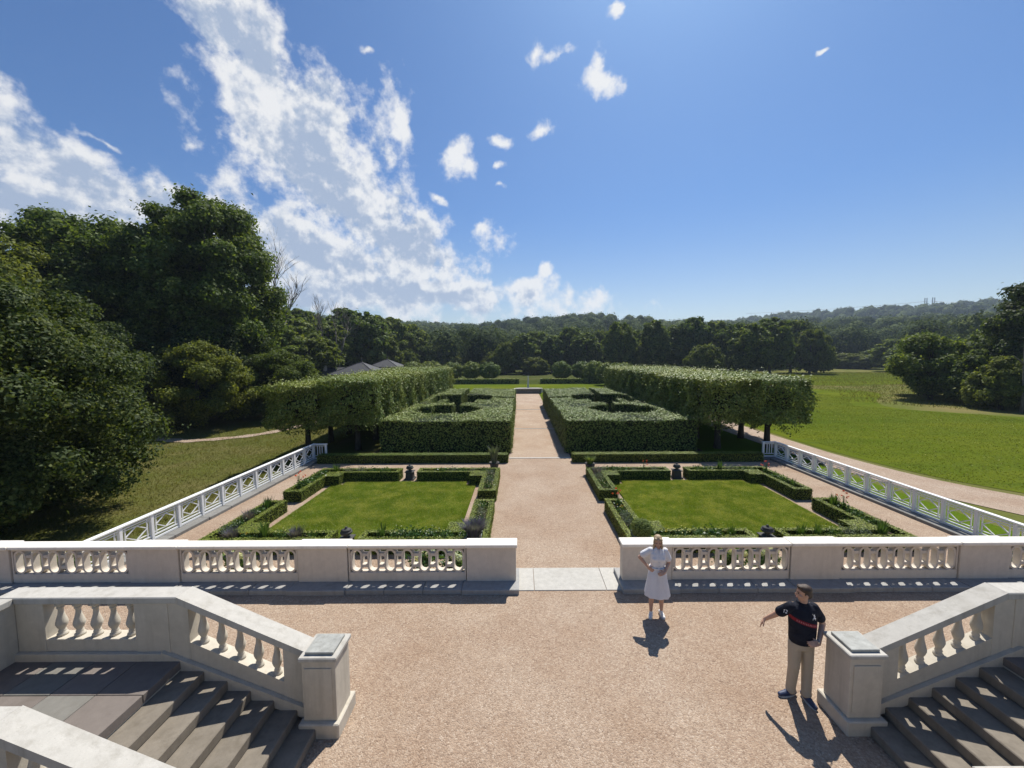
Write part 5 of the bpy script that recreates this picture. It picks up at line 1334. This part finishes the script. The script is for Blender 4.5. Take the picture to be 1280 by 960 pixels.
def man(x, y, rz):
    t = empty('person', (x, y, 0), rz, 'man in navy polo shirt with red chest band and beige trousers, one arm held out', 'person')
    m = MB()
    for sx, ax, ay in ((-1, -.105, .03), (1, .085, -.04)):
        cap_np(m, (sx * .095, 0, .92), (sx * .10, -.01, .52), .085, .06); cap_np(m, (sx * .1, -.01, .52), (ax, ay, .1), .055, .035)
    loft(m, [(.86, 0, 0, .15, .10, 0), (1.05, 0, 0, .15, .105, 0), (1.3, 0, 0, .16, .11, 0), (1.48, 0, 0, .17, .08, 0), (1.54, 0, .01, .08, .06, 0)])
    cap_np(m, (0, .015, 1.49), (0, -.005, 1.65), .062, .058)
    # arm held out to his right
    cap_np(m, (-.19, .01, 1.46), (-.315, .14, 1.245), .054, .043); cap_np(m, (-.315, .14, 1.245), (-.41, .25, 1.085), .042, .029)
    hand(m, (-.41, .25, 1.085), (-.35, .25, -.8), (.4, -.2, -.6), 1.08, .35, 1)
    # other arm bent across the waist
    cap_np(m, (.19, .01, 1.46), (.335, .05, 1.185), .054, .044); cap_np(m, (.335, .05, 1.185), (.14, -.17, 1.03), .043, .030)
    hand(m, (.14, -.17, 1.03), (-.9, -.15, -.1), (-.05, .8, -.55), 1.08, .75, -1)
    Mh = head_blobs(m, (-.015, -.02, 1.715), R(-98), R(6), 1.04)
    fuse(m, 'body', 'skin', t, .0065, 3)
    face_parts(Mh, t, 'hair_brown')
    # polo shirt
    m = MB()
    loft(m, [(.93, 0, -.005, .172, .130, .02), (.98, 0, -.005, .178, .136, .015), (1.10, 0, -.01, .180, .140, .008), (1.25, 0, -.006, .190, .138, 0), (1.38, 0, 0, .198, .128, 0), (1.47, 0, .004, .178, .098, 0), (1.525, 0, .012, .105, .075, 0), (1.55, 0, .014, .078, .065, 0)], 36, 5)
    cap_np(m, (-.165, .012, 1.465), (-.268, .092, 1.325), .074, .077); cap_np(m, (.165, .01, 1.465), (.275, .034, 1.295), .074, .078)
    p_ = fuse(m, 'polo_shirt', 'polo_navy', t, .0075, 3)
    m = MB(); m.tube([(.070 * math.cos(a), .01 + .066 * math.sin(a), 1.552 + .012 * math.sin(a)) for a in [2 * math.pi * i / 20 for i in range(21)]], .015, 6); m.build('collar', 'polo_navy', p_)
    # print: pale lettering marks on the band, numeral on the sleeve, small rider emblem
    m = MB(); rg = random.Random(8)
    for i in range(13):
        xx = -.145 + i * .0235; zz_ = 1.285 - xx * .28
        yy = -.006 - .136 * math.sqrt(max(0, 1 - (xx / .196) ** 2)) ** .82 - .004
        m.bar((xx, yy, zz_ - .014), (xx + rg.uniform(-.004, .004), yy, zz_ + .014), .007, .003, (0, 1, 0))
        if rg.random() < .6: m.bar((xx, yy, zz_ + rg.uniform(-.01, .01)), (xx + .012, yy, zz_ + rg.uniform(-.01, .01)), .006, .003, (0, 1, 0))
    m.build('band_lettering', 'print_pale_red', p_)
    m = MB(); c0 = Vector((.085, -.132, 1.40))
    m.ball(c0 + Vector((0, 0, .034)), (.008, .004, .009), 1).ball(c0 + Vector((.002, 0, .008)), (.012, .004, .02), 1).ball(c0 + Vector((.004, 0, -.018)), (.022, .004, .012), 1)
    m.bar(c0 + Vector((-.014, 0, -.02)), c0 + Vector((-.018, 0, -.044)), .006, .003, (0, 1, 0)); m.bar(c0 + Vector((.018, 0, -.02)), c0 + Vector((.02, 0, -.044)), .006, .003, (0, 1, 0)); m.bar(c0 + Vector((-.006, 0, .02)), c0 + Vector((-.026, 0, .05)), .005, .003, (0, 1, 0))
    m.build('chest_emblem', 'print_white', p_)
    m = MB()
    a0 = Vector((-.228, .022, 1.385)); ux = Vector((.66, -.55, .1)).normalized(); uz = Vector((.25, .2, .95)).normalized(); nn = ux.cross(uz)
    def seg(a, b): m.bar(a0 + ux * a[0] + uz * a[1] + nn * .062, a0 + ux * b[0] + uz * b[1] + nn * .062, .008, .008, nn)
    seg((-.018, -.022), (-.018, .022)); seg((.0, .022), (.022, .022)); seg((.022, .022), (.022, .004)); seg((.022, .002), (.002, -.02)); seg((.0, -.022), (.024, -.022))
    m.build('sleeve_number', 'print_white', p_)
    # trousers
    m = MB()
    loft(m, [(.84, 0, 0, .165, .12, 0), (.92, 0, 0, .170, .125, 0), (1.0, 0, 0, .165, .12, 0)])
    for sx, ax, ay in ((-1, -.105, .03), (1, .085, -.04)):
        cap_np(m, (sx * .088, 0, .90), (sx * .10, -.012, .52), .098, .080); cap_np(m, (sx * .10, -.012, .52), (ax, ay, .13), .078, .068); cap_np(m, (ax, ay, .13), (ax, ay - .005, .105), .070, .072)
    fuse(m, 'trousers', 'chino', t, .0075, 3)
    MB().tube([(.148 + .034 * math.cos(a) * .6, -.163 + .034 * math.cos(a) * .8, 1.04 + .034 * math.sin(a)) for a in [2 * math.pi * i / 14 for i in range(15)]], .008, 5).build('wristwatch', 'watch_metal', t)
    MB().tube([(.075, .03, 1.56), (.12, .10, 1.50), (.17, .13, 1.3), (.20, .10, 1.0), (.195, .05, .92)], .011, 6).build('strap', 'strap_black', t)
    m = MB()
    def hb_(p, r): q = MB(); q.ball((0, 0, 0), r, 3); m.add([Mh @ (Vector(p) + Vector(v)) for v in q.v], q.f, True)
    hb_((0, .022, .052), (.080, .094, .072)); hb_((0, .062, -.012), (.072, .050, .075)); hb_((0, -.035, .092), (.055, .045, .028))
    for sx in (-1, 1): hb_((sx * .066, .028, .01), (.015, .045, .045))
    fuse(m, 'hair', 'hair_brown', t, .007, 2)
    shoe(t, (-.105, .03, .08), (-1, -.2), .27, 'shoe_navy', 1.05); shoe(t, (.085, -.04, .08), (.12, -1), .27, 'shoe_navy', 1.05)
    return t
man(3.34, 5.66, R(-4))

# ------------------------------------------------------------------ haze
def haze(dens):
    k = NB('haze_air'); k.t.nodes.remove(k.b)
    v = k.n('ShaderNodeVolumePrincipled'); v.inputs['Color'].default_value = (.68, .82, 1.0, 1); v.inputs['Density'].default_value = dens; v.inputs['Anisotropy'].default_value = .25
    k.l(v.outputs[0], k.out.inputs['Volume'])
    o = MB().box(-1550, 1550, -65, 1620, -3, 170).build('haze', 'haze_air'); tag(o, 'thin blue summer haze over the valley', 'haze', None, 'stuff')
HAZE = 0.00026
if HAZE: haze(HAZE)
for o in bpy.data.objects:
    if '_used' in o: del o['_used']
